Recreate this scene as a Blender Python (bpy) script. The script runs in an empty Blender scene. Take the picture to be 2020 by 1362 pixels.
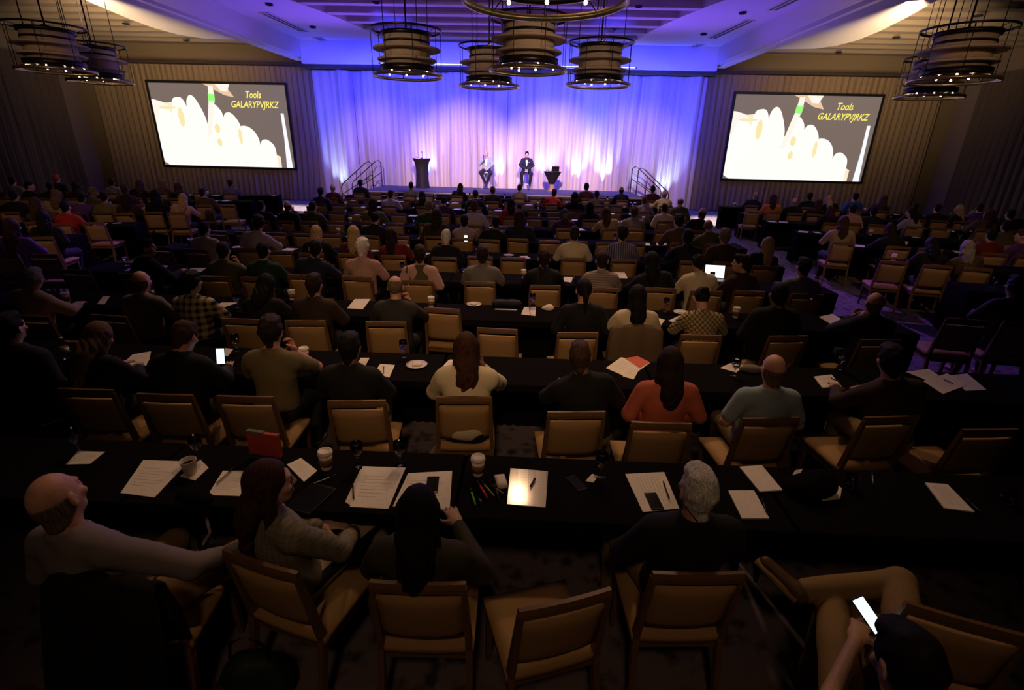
import bpy, math, random
import numpy as np
from mathutils import Vector, Matrix, Euler
SC = bpy.context.scene
COL = SC.collection
PI = math.pi
RAD = math.radians
rnd = random.Random(11)

# ------------------------------------------------------------------ camera
KS = 1.0816            # room measured in units of 1.0816 m
CAMX, CAMH, FPX = 1.07*KS, 2.45*KS, 1000.0
_p, _r, _y = RAD(21.75), RAD(1.3), RAD(1.75)
_fw = np.array([-math.sin(_y)*math.cos(_p), math.cos(_y)*math.cos(_p), -math.sin(_p)])
_ri = np.array([math.cos(_y), math.sin(_y), 0.0]); _up = np.cross(_ri, _fw)
_R = math.cos(_r)*_ri + math.sin(_r)*_up; _U = -math.sin(_r)*_ri + math.cos(_r)*_up
_C = np.array([CAMX, 0.0, CAMH])
cam_d = bpy.data.cameras.new('camera'); cam = bpy.data.objects.new('camera', cam_d); COL.objects.link(cam)
cam_d.sensor_width = 36; cam_d.lens = FPX/2020*36; cam_d.clip_start = .02; cam_d.clip_end = 100
M = Matrix.Identity(4)
for i in range(3):
    M[i][0] = _R[i]; M[i][1] = _U[i]; M[i][2] = -_fw[i]; M[i][3] = _C[i]
cam.matrix_world = M
SC.camera = cam

def ray(px, py): return _fw + (px-1010)/FPX*_R + (681-py)/FPX*_U
def at_z(px, py, z):
    d = ray(px, py); return _C + (z-CAMH)/d[2]*d
def at_y(px, py, Y):
    d = ray(px, py); return _C + Y/d[1]*d

# ------------------------------------------------------------------ world and exposure
W = bpy.data.worlds.new('room'); SC.world = W; W.use_nodes = True
W.node_tree.nodes['Background'].inputs[0].default_value = (1, .75, .5, 1)
W.node_tree.nodes['Background'].inputs[1].default_value = .0004
SC.view_settings.view_transform = 'Standard'; SC.view_settings.look = 'None'
SC.view_settings.exposure = 0.0; SC.view_settings.gamma = 1.0
SC.view_settings.use_curve_mapping = False

# ------------------------------------------------------------------ lamps of the room
def spot(loc, tgt, power, col, ang=60, blend=.6, size=.1):
    d = bpy.data.lights.new('spot_light', 'SPOT'); d.energy = power*KS*KS; d.color = col
    d.spot_size = RAD(ang); d.spot_blend = blend; d.shadow_soft_size = size
    o = bpy.data.objects.new('spot_light', d); COL.objects.link(o); o.location = Vector(loc)*KS
    o.rotation_euler = (Vector(tgt)-Vector(loc)).to_track_quat('-Z', 'Y').to_euler()
    return o
def area(loc, tgt, power, col, sx, sy, spread=180):
    d = bpy.data.lights.new('area_light', 'AREA'); d.energy = power*KS*KS; d.color = col
    d.shape = 'RECTANGLE'; d.size = sx*KS; d.size_y = sy*KS; d.spread = RAD(spread)
    o = bpy.data.objects.new('area_light', d); COL.objects.link(o); o.location = Vector(loc)*KS
    o.rotation_euler = (Vector(tgt)-Vector(loc)).to_track_quat('-Z', 'Y').to_euler()
    return o
WARM = (1, .58, .31); PINK = (1, .63, .48); BLUE = (.035, .04, 1); SKYB = (.25, .42, 1); VIOL = (.16, .06, 1)
# dimmed house downlights over the centre block
for x, y, ty, p in ((.6, 6.2, 2.3, 215), (2.6, 6.4, 2.6, 205), (-1.6, 6.6, 3.0, 140), (1.0, 8.6, 5.2, 480), (3.2, 9.0, 5.6, 360), (-1.8, 9.2, 5.8, 420), (.4, 12.4, 9.0, 600), (2.8, 12.6, 9.4, 500), (-2.6, 12.8, 9.6, 480)):
    spot((x, y, 5.7), (x*.9+.1, ty, .8), p, WARM, 52, 1.0, .15)
for x, y, p in ((-2.8, 15, 330), (2.8, 15, 380), (-8.6, 13.5, 300), (8.8, 13.5, 340)):
    spot((x, y, 5.7), (x, y-.8, 0), p, (1, .66, .42), 95, 1.0, .15)
# a weak downlight at the back of the hall, above and behind the camera
spot((.9, -2.2, 5.6), (.6, 7.6, .8), 700, (1, .58, .30), 46, 1.0, .3)
spot((.9, -2.0, 5.6), (1.0, 2.2, .8), 105, (1, .58, .30), 56, 1.0, .3)
for s in (-1, 1): spot((s*5.5, 2.5, 5.6), (s*8.6, 11.5, .8), 420, (1, .58, .30), 44, 1.0, .3)
# front wash on the stage and its drape
for x, tx, p in ((-4.4, -5.1, 2300), (-1.5, -1.8, 6000), (1.5, 1.8, 6300), (4.4, 5.1, 3000)):
    spot((x, 13.2, 5.4), (tx, 22, 1.35), p, PINK, 35, 1.0, .08)
spot((0, 13.2, 5.5), (0, 21.3, 1.4), 900, (1, .74, .6), 28, .9, .06)
# warm light on the chandeliers and the drapes beside the stage
for s in (-1, 1): spot((s*3.0, 2.4, 5.0), (s*1.3, 11.5, 4.0), 480, (1, .66, .42), 32, 1.0, .1)
for s in (-1, 1):
    spot((s*3.4, 3.0, 5.0), (s*7.6, 12, 3.9), 90, (1, .66, .4), 22, 1.0, .1)
    spot((s*6.0, 8.0, 5.0), (s*9.6, 22, 3.9), 560, (1, .64, .30), 34, 1.0, .15)
# blue wash over the drape, from the top and the sides
area((0, 19.6, 5.02), (0, 22, 3.4), 850, BLUE, 14.5, .25, 150)
for s in (-1, 1):
    spot((s*7.6, 19.6, 4.7), (s*2.0, 22, 3.4), 1250, BLUE, 70, .8, .1)
    spot((s*6.9, 15, 4.9), (s*6.9, 22, 2.6), 1300, BLUE, 26, .8, .1)
    spot((s*3.5, 15.5, 5.5), (s*3.2, 22, 4.6), 600, BLUE, 50, .9, .1)
# uplights at the foot of the drape
for x, z, p, a in ((-6.9, .1, 330, 26), (-3.1, .78, 220, 28), (-.2, .78, 190, 30), (1.6, .78, 320, 32), (2.9, .78, 330, 32), (3.9, .78, 390, 34), (5.2, .1, 120, 26), (6.5, .1, 420, 28)):
    spot((x, 21.45, z), (x, 21.98, z+1.9), p, (.42, .62, 1), a*2, .9, .03)
# violet uplight that colours the ceiling over the stage end
for s in (-1, 1):
    spot((s*4.6, 18.6, .5), (s*5.2, 15.3, 6.3), 1700, VIOL, 76, 1.0, .2)
    spot((s*6.8, 20.3, .6), (s*8.2, 20.6, 6.2), 620, (.03, .05, 1), 70, 1.0, .15)
    spot((s*2.2, 18.9, .5), (s*1.3, 16.4, 6.3), 800, (.16, .06, 1), 84, 1.0, .2)
# warm cove glow on the sculpted edges of the side ceilings
for s in (-1, 1):
    area((s*9.0, 13, 4.2), (s*11.2, 17.5, 6.0), 170, (1, .72, .46), .3, 5, 70)
# white floor wash beside the stage
for s in (-1, 1):
    spot((s*7.0, 16.8, 5.6), (s*7.9, 18.7, 0), 9000, (1, .86, .74), 30, .8, .1)
# cool spill that tints the aisles
for s in (-1, 1):
    spot((s*5.4, 15.5, 5.6), (s*6.5, 7.6, 0), 1900, (.42, .14, .95), 36, 1.0, .2)
    spot((s*1.6, 15.8, 5.6), (s*1.6, 12.6, 0), 260, (.10, .08, 1), 80, 1.0, .2)

# ------------------------------------------------------------------ materials
MATS = {}
def mat(key, col, rough=.8, metal=0, emit=None, estr=1, alpha=None, trans=0, bump=0, bscale=60, spec=.3):
    if key in MATS: return MATS[key]
    m = bpy.data.materials.new(key); m.use_nodes = True; MATS[key] = m
    nt = m.node_tree; b = nt.nodes['Principled BSDF']
    b.inputs['Base Color'].default_value = (*col, 1); b.inputs['Roughness'].default_value = rough
    b.inputs['Metallic'].default_value = metal; b.inputs['Specular IOR Level'].default_value = spec
    if trans: b.inputs['Transmission Weight'].default_value = trans; b.inputs['IOR'].default_value = 1.3
    if emit: b.inputs['Emission Color'].default_value = (*emit, 1); b.inputs['Emission Strength'].default_value = estr
    tc = nt.nodes.new('ShaderNodeTexCoord'); n = nt.nodes.new('ShaderNodeTexNoise'); n.inputs['Scale'].default_value = bscale
    n.inputs['Detail'].default_value = 3
    nt.links.new(tc.outputs['Object'], n.inputs['Vector'])
    if not emit:
        mx = nt.nodes.new('ShaderNodeMix'); mx.data_type = 'RGBA'
        mx.inputs[6].default_value = (*[c*.82 for c in col], 1); mx.inputs[7].default_value = (*[min(1, c*1.12) for c in col], 1)
        nt.links.new(n.outputs['Fac'], mx.inputs[0]); nt.links.new(mx.outputs[2], b.inputs['Base Color'])
    if bump:
        bp = nt.nodes.new('ShaderNodeBump'); bp.inputs['Strength'].default_value = bump; bp.inputs['Distance'].default_value = .01
        nt.links.new(n.outputs['Fac'], bp.inputs['Height']); nt.links.new(bp.outputs[0], b.inputs['Normal'])
    return m
def nodes(m): return m.node_tree, m.node_tree.nodes['Principled BSDF']
def pattern(key, c1, c2, kind, sx, sy, rough=.85):
    """woven pattern of a garment: checks, stripes, lattice"""
    if key in MATS: return MATS[key]
    m = mat(key, c1, rough); nt, b = nodes(m)
    tc = nt.nodes.new('ShaderNodeTexCoord'); sep = nt.nodes.new('ShaderNodeSeparateXYZ')
    nt.links.new(tc.outputs['Object'], sep.inputs[0])
    def mth(op, a, bb=None, v=None):
        n = nt.nodes.new('ShaderNodeMath'); n.operation = op
        nt.links.new(a, n.inputs[0])
        if bb is not None: nt.links.new(bb, n.inputs[1])
        if v is not None: n.inputs[1].default_value = v
        return n.outputs[0]
    X, Z = sep.outputs[0], sep.outputs[2]
    if kind == 'lattice':
        s = mth('ADD', X, Z); d = mth('SUBTRACT', X, Z); X, Z = s, d
    def band(a, per, duty):
        f = mth('FRACT', mth('MULTIPLY', a, None, 1/per)); return mth('LESS_THAN', f, None, duty)
    bx, bz = band(X, sx, .45 if kind != 'lattice' else .18), band(Z, sy, .45 if kind != 'lattice' else .18)
    if kind == 'vstripe': f = bx
    elif kind == 'hstripe': f = bz
    elif kind == 'lattice': f = mth('MAXIMUM', bx, bz)
    else:
        f = mth('MULTIPLY', mth('ADD', bx, bz), None, .5)
    mx = nt.nodes.new('ShaderNodeMix'); mx.data_type = 'RGBA'
    mx.inputs[6].default_value = (*c1, 1); mx.inputs[7].default_value = (*c2, 1)
    nt.links.new(f, mx.inputs[0]); nt.links.new(mx.outputs[2], b.inputs['Base Color'])
    return m

# ------------------------------------------------------------------ mesh helpers
class MB:
    def __init__(s): s.v = []; s.f = []; s.m = []; s.sm = []
    def add(s, vs, fs, mi=0, smooth=False, T=None):
        o = len(s.v)
        for v in vs: s.v.append(tuple(T @ Vector(v)) if T is not None else tuple(v))
        for f in fs: s.f.append(tuple(i+o for i in f)); s.m.append(mi); s.sm.append(smooth)
    def box(s, c, d, mi=0, bev=0.0, T=None):
        x, y, z = (k/2 for k in d); b = min(bev, x*.9, y*.9, z*.9)
        if b <= 0:
            vs = [(c[0]+i*x, c[1]+j*y, c[2]+k*z) for i in (-1, 1) for j in (-1, 1) for k in (-1, 1)]
            s.add(vs, [(0, 1, 3, 2), (4, 6, 7, 5), (0, 4, 5, 1), (2, 3, 7, 6), (0, 2, 6, 4), (1, 5, 7, 3)], mi, False, T); return
        # chamfered box: 24 corner points
        P = {}; vs = []
        for i in (-1, 1):
            for j in (-1, 1):
                for k in (-1, 1):
                    for a in range(3):
                        q = [i*(x-b), j*(y-b), k*(z-b)]; q[a] = (i*x, j*y, k*z)[a]
                        P[i, j, k, a] = len(vs); vs.append((c[0]+q[0], c[1]+q[1], c[2]+q[2]))
        fs = []
        for a in range(3):
            for sg in (-1, 1):
                r = []
                for u, w in ((-1, -1), (1, -1), (1, 1), (-1, 1)):
                    t = [0, 0, 0]; t[a] = sg; t[(a+1) % 3] = u; t[(a+2) % 3] = w; r.append(P[t[0], t[1], t[2], a])
                fs.append(tuple(r if sg > 0 else r[::-1]))
        for a in range(3):
            b1, c1 = (a+1) % 3, (a+2) % 3
            for u in (-1, 1):
                for w in (-1, 1):
                    t0 = [0, 0, 0]; t0[b1] = u; t0[c1] = w; t0[a] = -1; t1 = list(t0); t1[a] = 1
                    q = [P[(*t0, b1)], P[(*t1, b1)], P[(*t1, c1)], P[(*t0, c1)]]
                    fs.append(tuple(q if u*w < 0 else q[::-1]))
        for i in (-1, 1):
            for j in (-1, 1):
                for k in (-1, 1):
                    q = [P[i, j, k, 0], P[i, j, k, 1], P[i, j, k, 2]]; fs.append(tuple(q if i*j*k > 0 else q[::-1]))
        s.add(vs, fs, mi, False, T)
    def lathe(s, prof, n=24, c=(0, 0, 0), mi=0, T=None, closed=False):
        vs = []; fs = []; k = len(prof)
        for i in range(n):
            a = 2*PI*i/n
            for r, z in prof: vs.append((c[0]+r*math.cos(a), c[1]+r*math.sin(a), c[2]+z))
        for i in range(n):
            j = (i+1) % n
            for q in range(k if closed else k-1):
                w = (q+1) % k
                fs.append((i*k+q, j*k+q, j*k+w, i*k+w))
        if not closed:
            if prof[0][0] > 1e-6: fs.append(tuple(i*k for i in range(n))[::-1])
            if prof[-1][0] > 1e-6: fs.append(tuple(i*k+k-1 for i in range(n)))
        s.add(vs, fs, mi, True, T)
    def tube(s, pts, r, n=8, mi=0, closed=False, T=None, smooth=True):
        pts = [Vector(p) for p in pts]; m = len(pts); vs = []; fs = []
        rs = r if isinstance(r, (list, tuple)) else [r]*m
        ref = None
        for i, p in enumerate(pts):
            if closed: d = pts[(i+1) % m]-pts[i-1]
            else: d = pts[min(i+1, m-1)]-pts[max(i-1, 0)]
            d.normalize()
            if ref is None: ref = Vector((0, 0, 1)) if abs(d.z) < .9 else Vector((1, 0, 0))
            a = d.cross(ref).normalized(); b = d.cross(a).normalized(); ref = -b if False else b.cross(d)*0+ref
            for q in range(n):
                t = 2*PI*q/n; vs.append(p+(a*math.cos(t)+b*math.sin(t))*rs[i])
        for i in range(m if closed else m-1):
            j = (i+1) % m
            for q in range(n): fs.append((i*n+q, i*n+(q+1) % n, j*n+(q+1) % n, j*n+q))
        if not closed: fs.append(tuple(range(n))[::-1]); fs.append(tuple(range((m-1)*n, m*n)))
        s.add(vs, fs, mi, smooth, T)
    def slab(s, poly, z0, z1, mi=0, T=None):
        n = len(poly); vs = [(p[0], p[1], z0) for p in poly]+[(p[0], p[1], z1) for p in poly]
        ar = sum(poly[i][0]*poly[(i+1) % n][1]-poly[(i+1) % n][0]*poly[i][1] for i in range(n))
        fs = [tuple(range(n))[::-1], tuple(range(n, 2*n))]+[(i, (i+1) % n, n+(i+1) % n, n+i) for i in range(n)]
        if ar < 0: fs = [f[::-1] for f in fs]
        s.add(vs, fs, mi, False, T)
    def mesh(s, name):
        me = bpy.data.meshes.new(name); me.from_pydata(s.v, [], s.f)
        me.polygons.foreach_set('material_index', s.m); me.polygons.foreach_set('use_smooth', s.sm); me.update(); return me
    def build(s, name, mats, parent=None, loc=None, rot=None):
        me = s.mesh(name)
        for x in (mats if isinstance(mats, (list, tuple)) else [mats]): me.materials.append(x)
        return link(name, me, parent, loc, rot)
def link(name, me, parent=None, loc=None, rot=None):
    o = bpy.data.objects.new(name, me); COL.objects.link(o)
    if parent is not None: o.parent = parent
    if loc is not None: o.location = loc
    if rot is not None: o.rotation_euler = rot
    return o
def tag(o, label=None, cat=None, group=None, kind=None):
    if label: o['label'] = label
    if cat: o['category'] = cat
    if group: o['group'] = group
    if kind: o['kind'] = kind
    return o
def empty(name, loc=(0, 0, 0), rz=0, label=None, cat=None, group=None):
    o = bpy.data.objects.new(name, None); COL.objects.link(o); o.location = loc; o.rotation_euler = (0, 0, rz)
    o.empty_display_size = .1
    return tag(o, label, cat, group)
def dup(root, loc, rz, label=None, group=None):
    def cp(o, par):
        c = o.copy(); COL.objects.link(c)
        if par is not None: c.parent = par
        for ch in list(o.children): cp(ch, c)
        return c
    r = cp(root, None); r.location = loc; r.rotation_euler = (0, 0, rz)
    if label: r['label'] = label
    if group: r['group'] = group
    return r
ORD = ['first', 'second', 'third', 'fourth', 'fifth', 'sixth', 'seventh', 'eighth', 'ninth', 'tenth', 'eleventh', 'twelfth', 'thirteenth', 'fourteenth', 'fifteenth', 'sixteenth', 'seventeenth', 'eighteenth']

# measurements of the room below are in units of KS metres; everything built here is scaled to metres at the end
def rm_z(px, py, z): return at_z(px, py, z*KS)/KS
def rm_y(px, py, Y): return at_y(px, py, Y*KS)/KS
BEFORE = set(SC.objects)
# ------------------------------------------------------------------ room shell
YW = 22.3
def carpet():
    m = mat('carpet', (.20, .17, .20), .95); nt, b = nodes(m)
    tc = nt.nodes.new('ShaderNodeTexCoord'); v = nt.nodes.new('ShaderNodeTexVoronoi'); v.inputs['Scale'].default_value = 7.5
    n = nt.nodes.new('ShaderNodeTexNoise'); n.inputs['Scale'].default_value = 16; n.inputs['Detail'].default_value = 4
    nt.links.new(tc.outputs['Object'], v.inputs['Vector']); nt.links.new(tc.outputs['Object'], n.inputs['Vector'])
    a = nt.nodes.new('ShaderNodeMath'); a.operation = 'ADD'; nt.links.new(v.outputs['Distance'], a.inputs[0]); nt.links.new(n.outputs['Fac'], a.inputs[1])
    r = nt.nodes.new('ShaderNodeValToRGB'); r.color_ramp.elements[0].position = .62; r.color_ramp.elements[0].color = (.035, .028, .04, 1)
    r.color_ramp.elements[1].position = .98; r.color_ramp.elements[1].color = (.15, .125, .15, 1)
    nt.links.new(a.outputs[0], r.inputs[0]); nt.links.new(r.outputs[0], b.inputs['Base Color'])
    return m
m_plaster = mat('ceiling_plaster', (.62, .58, .55), .9)
m_cream = mat('cream_plaster', (.72, .66, .56), .85)
m_brown = mat('brown_fascia', (.20, .145, .085), .9)
m_beam = mat('beam_plaster', (.55, .48, .42), .9)
m_dark = mat('black_metal', (.012, .012, .014), .45)
m_black = mat('black_fabric', (.007, .006, .007), .95, spec=.02)
def struct(name, fn, m):
    b = MB(); fn(b); return tag(b.build(name, m), None, None, None, 'structure')
struct('floor', lambda b: b.box((0, 10, -.1), (36, 28, .2)), carpet())
struct('wall_front', lambda b: b.box((0, YW+.15, 3), (36, .2, 6.2)), m_brown)
struct('wall_left', lambda b: b.box((-17.4, 10, 3), (.2, 26, 6.2)), m_brown)
struct('wall_right', lambda b: b.box((17.4, 10, 3), (.2, 26, 6.2)), m_brown)
m_sideceil = mat('side_ceiling_taupe', (.27, .21, .14), .9)
struct('ceiling', lambda b: b.box((0, 10, 6.12), (15.8, 27, .16)), m_beam)
struct('ceiling', lambda b: [b.box((s*12.7, 10, 5.86), (9.8, 27, .12)) for s in (-1, 1)], m_sideceil)
def edge_x(y): return 4.45+.028*max(0, 21.3-y)**2 if y > 13 else 4.45+.028*8.3**2
def panels(b):
    for s in (-1, 1):
        ys = [4+.5*i for i in range(37)]
        poly = [(s*edge_x(y), y) for y in ys]+[(s*7.62, y) for y in ys[::-1]]
        b.slab(poly, 5.80, 6.04)
struct('ceiling_soffit', panels, m_plaster)
def beams(b):
    y = 8.0
    while y < 21.8: b.box((0, y, 5.93), (12.4, .30, .24), 0, .012); y += 1.12
struct('ceiling_beam', beams, m_beam)
def side_slats(b):
    for s in (-1, 1):
        y = 8.4
        while y < 21.9: b.box((s*12.8, y, 5.75), (9.2, .26, .12), 0, .01); y += .92
struct('ceiling_slat', side_slats, m_sideceil)
def drops(b):
    for s in (-1, 1): b.box((s*7.78, 13.2, 5.60), (.34, 17.4, .68))
struct('ceiling_beam', drops, m_plaster)
def lips(b):
    for s in (-1, 1): b.box((s*8.02, 13.1, 5.27), (.34, 17.6, .10), 0, .02)
struct('trim_1', lips, m_cream)
CV = [(7.9, 9.4), (8.35, 10.3), (8.8, 11.3), (9.2, 12.5), (9.6, 14.0), (9.95, 15.6), (10.1, 16.8), (10.0, 17.7), (9.6, 18.25), (8.8, 18.38), (7.95, 18.4)]
def cream(b):
    for s in (-1, 1): b.slab([(s*x, y) for x, y in CV], 5.34, 5.8)
struct('ceiling_soffit', cream, m_cream)
struct('trim_2', lambda b: b.box((0, 21.55, 5.42), (15.3, .9, .76)), m_plaster)
struct('trim_3', lambda b: (b.box((0, 21.62, 5.0), (15.6, .7, .10), 0, .01), [b.box((s*12.5, 22.0, 5.10), (9.4, .35, .09), 0, .01) for s in (-1, 1)]), mat('dark_pelmet', (.05, .035, .03), .8))
struct('baseboard_front', lambda b: b.box((0, YW+.03, .06), (34, .04, .12)), m_dark)

# ------------------------------------------------------------------ drapes
def pleats(b, x0, x1, z0, z1, amp, lam, seed, T=None, flare=0.0, big=0.0):
    r = random.Random(seed); n = max(8, int((x1-x0)/lam*9)); xs = np.linspace(x0, x1, n); nz = 9
    ph = r.random()*6; a2 = [r.uniform(.45, 1.25) for _ in range(400)]
    vs = []; fs = []
    for k in range(nz):
        z = z0+(z1-z0)*k/(nz-1); t = 1-k/(nz-1)
        for i, x in enumerate(xs):
            q = 2*PI*x/lam+.9*math.sin(x*1.7+2.0)+.35*math.sin(z*1.1+x*2.3)
            A = amp*a2[int(abs(x)/lam*1.0+seed*7) % 400]*(.55+.55*t)
            y = A*math.sin(q)+.35*A*math.sin(2*q+ph)+.012*math.sin(x*23+z)+big*(math.sin(x*4.1+.8*math.sin(x*.9))+.5*math.sin(x*7.3+1.2))
            vs.append((x+.3*A*math.cos(q), y-flare*t**4, z))
    for k in range(nz-1):
        for i in range(n-1): fs.append((k*n+i, k*n+i+1, (k+1)*n+i+1, (k+1)*n+i))
    b.add(vs, fs, 0, True, T)
m_drape = mat('stage_drape_cloth', (.52, .44, .42), .8)
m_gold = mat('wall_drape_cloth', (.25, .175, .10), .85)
m_gold_shaded = mat('wall_drape_cloth_shaded', (.085, .058, .032), .9)  # same fabric as the gold curtains, darkened in colour to stand for shade
root = empty('stage_curtain', (0, 21.98, 0), 0, 'full-height pleated pale curtain washed blue and pink behind the stage', 'curtain')
N = 10; w = 15.3/N
for i in range(N):
    b = MB(); pleats(b, -7.65+i*w, -7.65+(i+1)*w, .02, 4.93, .085, .31, i+1, big=.10); b.build('curtain_panel', m_drape, root)
b = MB(); b.tube([(-7.7, 0, 4.95), (7.7, 0, 4.95)], .025, 8); b.build('curtain_pole', m_dark, root)
for s, nm in ((-1, 'left'), (1, 'right')):
    root = empty('wall_curtain', (s*12.1, 22.08, 0), 0, 'gold brown pleated curtain hanging behind the %s-side projection screen' % nm, 'curtain')
    N = 6; w = 9.0/N
    for i in range(N):
        b = MB(); pleats(b, -4.5+i*w, -4.5+(i+1)*w, .02, 5.04, .045, .22, 30+i+(8 if s > 0 else 0), flare=.25 if (i == N-1 and s < 0) else .05); b.build('curtain_panel', m_gold, root)
    root = empty('wall_curtain', (s*17.1, 12, 0), -s*PI/2, 'gold brown pleated curtain with painted shade along the %s-side wall of the hall' % nm, 'curtain')
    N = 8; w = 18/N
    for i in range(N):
        b = MB(); pleats(b, -9+i*w, -9+(i+1)*w, .02, 5.04, .06, .3, 60+i+(9 if s > 0 else 0)); b.build('curtain_panel', m_gold_shaded, root)

# ------------------------------------------------------------------ projection screens with the projected slide
def em(key, col, e): return mat(key, (.02, .02, .02), .9, emit=col, estr=e)
s_bg = em('slide_grey_brown', (.30, .225, .19), .62); s_white = em('slide_white', (1, .985, .93), 1.02); s_yel = em('slide_yellow_shade', (1, .86, .45), .95)
s_cream = em('slide_cream', (1, .88, .66), .95); s_pale = em('slide_pale', (1, .95, .84), .98)
s_txt = em('slide_lettering', (1, .86, .16), 1.0); s_grn = em('slide_green', (.30, .95, .18), 1.1); s_tan = em('slide_tan', (.85, .56, .36), 1.0); s_wand = em('slide_wand', (.95, .97, 1), 1.0)
SWX, SZ0, SZ1 = 5.50, 1.29, 4.37
def spl(pts, n=6):
    out = []; m = len(pts)
    for i in range(m-1):
        p0, p1, p2, p3 = pts[max(i-1, 0)], pts[i], pts[i+1], pts[min(i+2, m-1)]
        for k in range(n):
            t = k/n
            out.append(tuple(.5*((2*p1[a])+(-p0[a]+p2[a])*t+(2*p0[a]-5*p1[a]+4*p2[a]-p3[a])*t*t+(-p0[a]+3*p1[a]-3*p2[a]+p3[a])*t**3) for a in (0, 1)))
    out.append(pts[-1]); return out
def strip_poly(top, bot):
    """polygon as a strip between an upper and a lower outline"""
    return top, bot
def screen(cx, side):
    root = empty('projection_screen', (cx, 21.95, SZ0), 0, 'wide black-framed projection screen hanging on the %s-side curtain showing teeth' % side, 'screen')
    Wd, Hd = SWX, SZ1-SZ0
    b = MB(); t = .09
    b.box((0, 0, Hd+t/2), (Wd+2*t, .06, t), 0, .01); b.box((0, 0, -t/2), (Wd+2*t, .06, t), 0, .01)
    for sg in (-1, 1): b.box((sg*(Wd+t)/2, 0, Hd/2), (t, .06, Hd), 0, .01)
    for sg in (-1, 1): b.box((sg*2.0, .08, Hd/2), (.06, .1, Hd), 0, .01)
    b.build('screen_frame', m_dark, root)
    b = MB(); b.box((0, .012, Hd/2), (Wd, .02, Hd)); sur = b.build('screen_surface', s_bg, root)
    def pt(u, v): return ((u-.5)*Wd, (1-v)*Hd)
    def poly(name, uv, m, lay):
        b = MB(); P = [pt(*q) for q in uv]; n = len(P); c = (sum(p[0] for p in P)/n, sum(p[1] for p in P)/n)
        y = -.002*lay
        vs = [(p[0], y, p[1]) for p in P]; b.add(vs, [tuple(range(n))], 0); o = b.build(name, m, sur)
        bm = __import__('bmesh').new(); bm.from_mesh(o.data); __import__('bmesh').ops.triangulate(bm, faces=bm.faces[:]); bm.to_mesh(o.data); bm.free(); return o
    def under(top): return [(q[0], max(0., min(1., q[1]))) for q in top]+[(top[-1][0], 1.0), (top[0][0], 1.0)]
    poly('slide_gum', [(0, .19)]+under(spl([(0, .19), (.08, .23), (.15, .22), (.2, .2), (.3, .35), (.42, .5), (.9, .86)]))[1:], s_cream, 1)
    teeth = [[(.0, .2), (.03, .2), (.12, .28), (.14, .6)], [(.13, .5), (.15, .22), (.19, .165), (.235, .19), (.265, .36), (.29, .7)], [(.27, .5), (.255, .25), (.285, .14), (.325, .17), (.37, .34), (.385, .5), (.36, .8)],
             [(.40, .62), (.42, .32), (.455, .24), (.49, .28), (.515, .38), (.53, .7)], [(.50, .72), (.515, .40), (.555, .33), (.60, .38), (.635, .52), (.635, .8)], [(.615, .8), (.625, .53), (.66, .49), (.715, .53), (.755, .65), (.765, .88)], [(.755, .92), (.765, .70), (.80, .65), (.84, .68), (.87, .76), (.875, 1)]]
    for i, tth in enumerate(teeth):
        q = spl(tth); poly('slide_tooth', under(q), s_white if i else s_pale, 2+i % 2)
    poly('slide_gum', [(0.0, .52), (.05, .3), (.12, .33), (.2, .5), (.3, .55), (.45, .66), (.6, .8), (.72, .86), (.875, .93), (.875, 1), (.05, 1), (0, .95)], s_white, 5)
    for u, v, w_, h_ in ((.2, .40, .022, .12), (.455, .53, .02, .06), (.455, .70, .018, .05), (.62, .62, .014, .10), (.11, .29, .07, .015)):
        poly('slide_shade', [(u+w_*math.cos(a), v+h_*math.sin(a)) for a in np.linspace(0, 2*PI, 13)[:-1]], s_yel, 6)
    poly('slide_wand', [(.44, .02), (.475, .02), (.475, .17), (.40, .62), (.37, .62), (.43, .17)], s_pale, 7)
    poly('slide_wand', [(.43, .115), (.478, .12), (.472, .21), (.425, .20)], s_grn, 8)
    poly('slide_mirror', [(.40, .0), (.56, .0), (.60, .10), (.62, .155), (.55, .13), (.47, .06)], s_tan, 6)
    poly('slide_mirror', [(.49, .0), (.60, .0), (.575, .09), (.53, .085)], s_pale, 7)
    poly('slide_wand', [(.945, .33), (.968, .33), (.975, .65), (.985, 1), (.94, 1), (.948, .65)], s_wand, 7)
    poly('slide_shade', [(0, .955), (.04, 1), (0, 1)], s_bg, 8)
    for txt, u, v, h, wd in (('Tools', .70, .155, .26, .62), ('GALARYPVJRKZ', .585, .27, .25, 1.95)):
        cu = bpy.data.curves.new('lettering', 'FONT'); cu.body = txt; cu.size = h*1.35; cu.shear = .28; cu.offset = .006; cu.resolution_u = 3
        to = bpy.data.objects.new('lettering', cu); COL.objects.link(to)
        dg = bpy.context.evaluated_depsgraph_get(); me = bpy.data.meshes.new_from_object(to.evaluated_get(dg))
        bpy.data.objects.remove(to); bpy.data.curves.remove(cu)
        xs = [v_.co.x for v_ in me.vertices]; k = wd/(max(xs)-min(xs)); x, z = pt(u, v)
        me.transform(Matrix.Translation((x, -.02, z)) @ Matrix.Rotation(PI/2, 4, 'X') @ Matrix.Diagonal((k, 1, 1, 1)))
        me.materials.clear(); me.materials.append(s_txt); link('slide_lettering', me, sur)
screen(-11.54, 'left'); screen(11.54, 'right')

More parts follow.
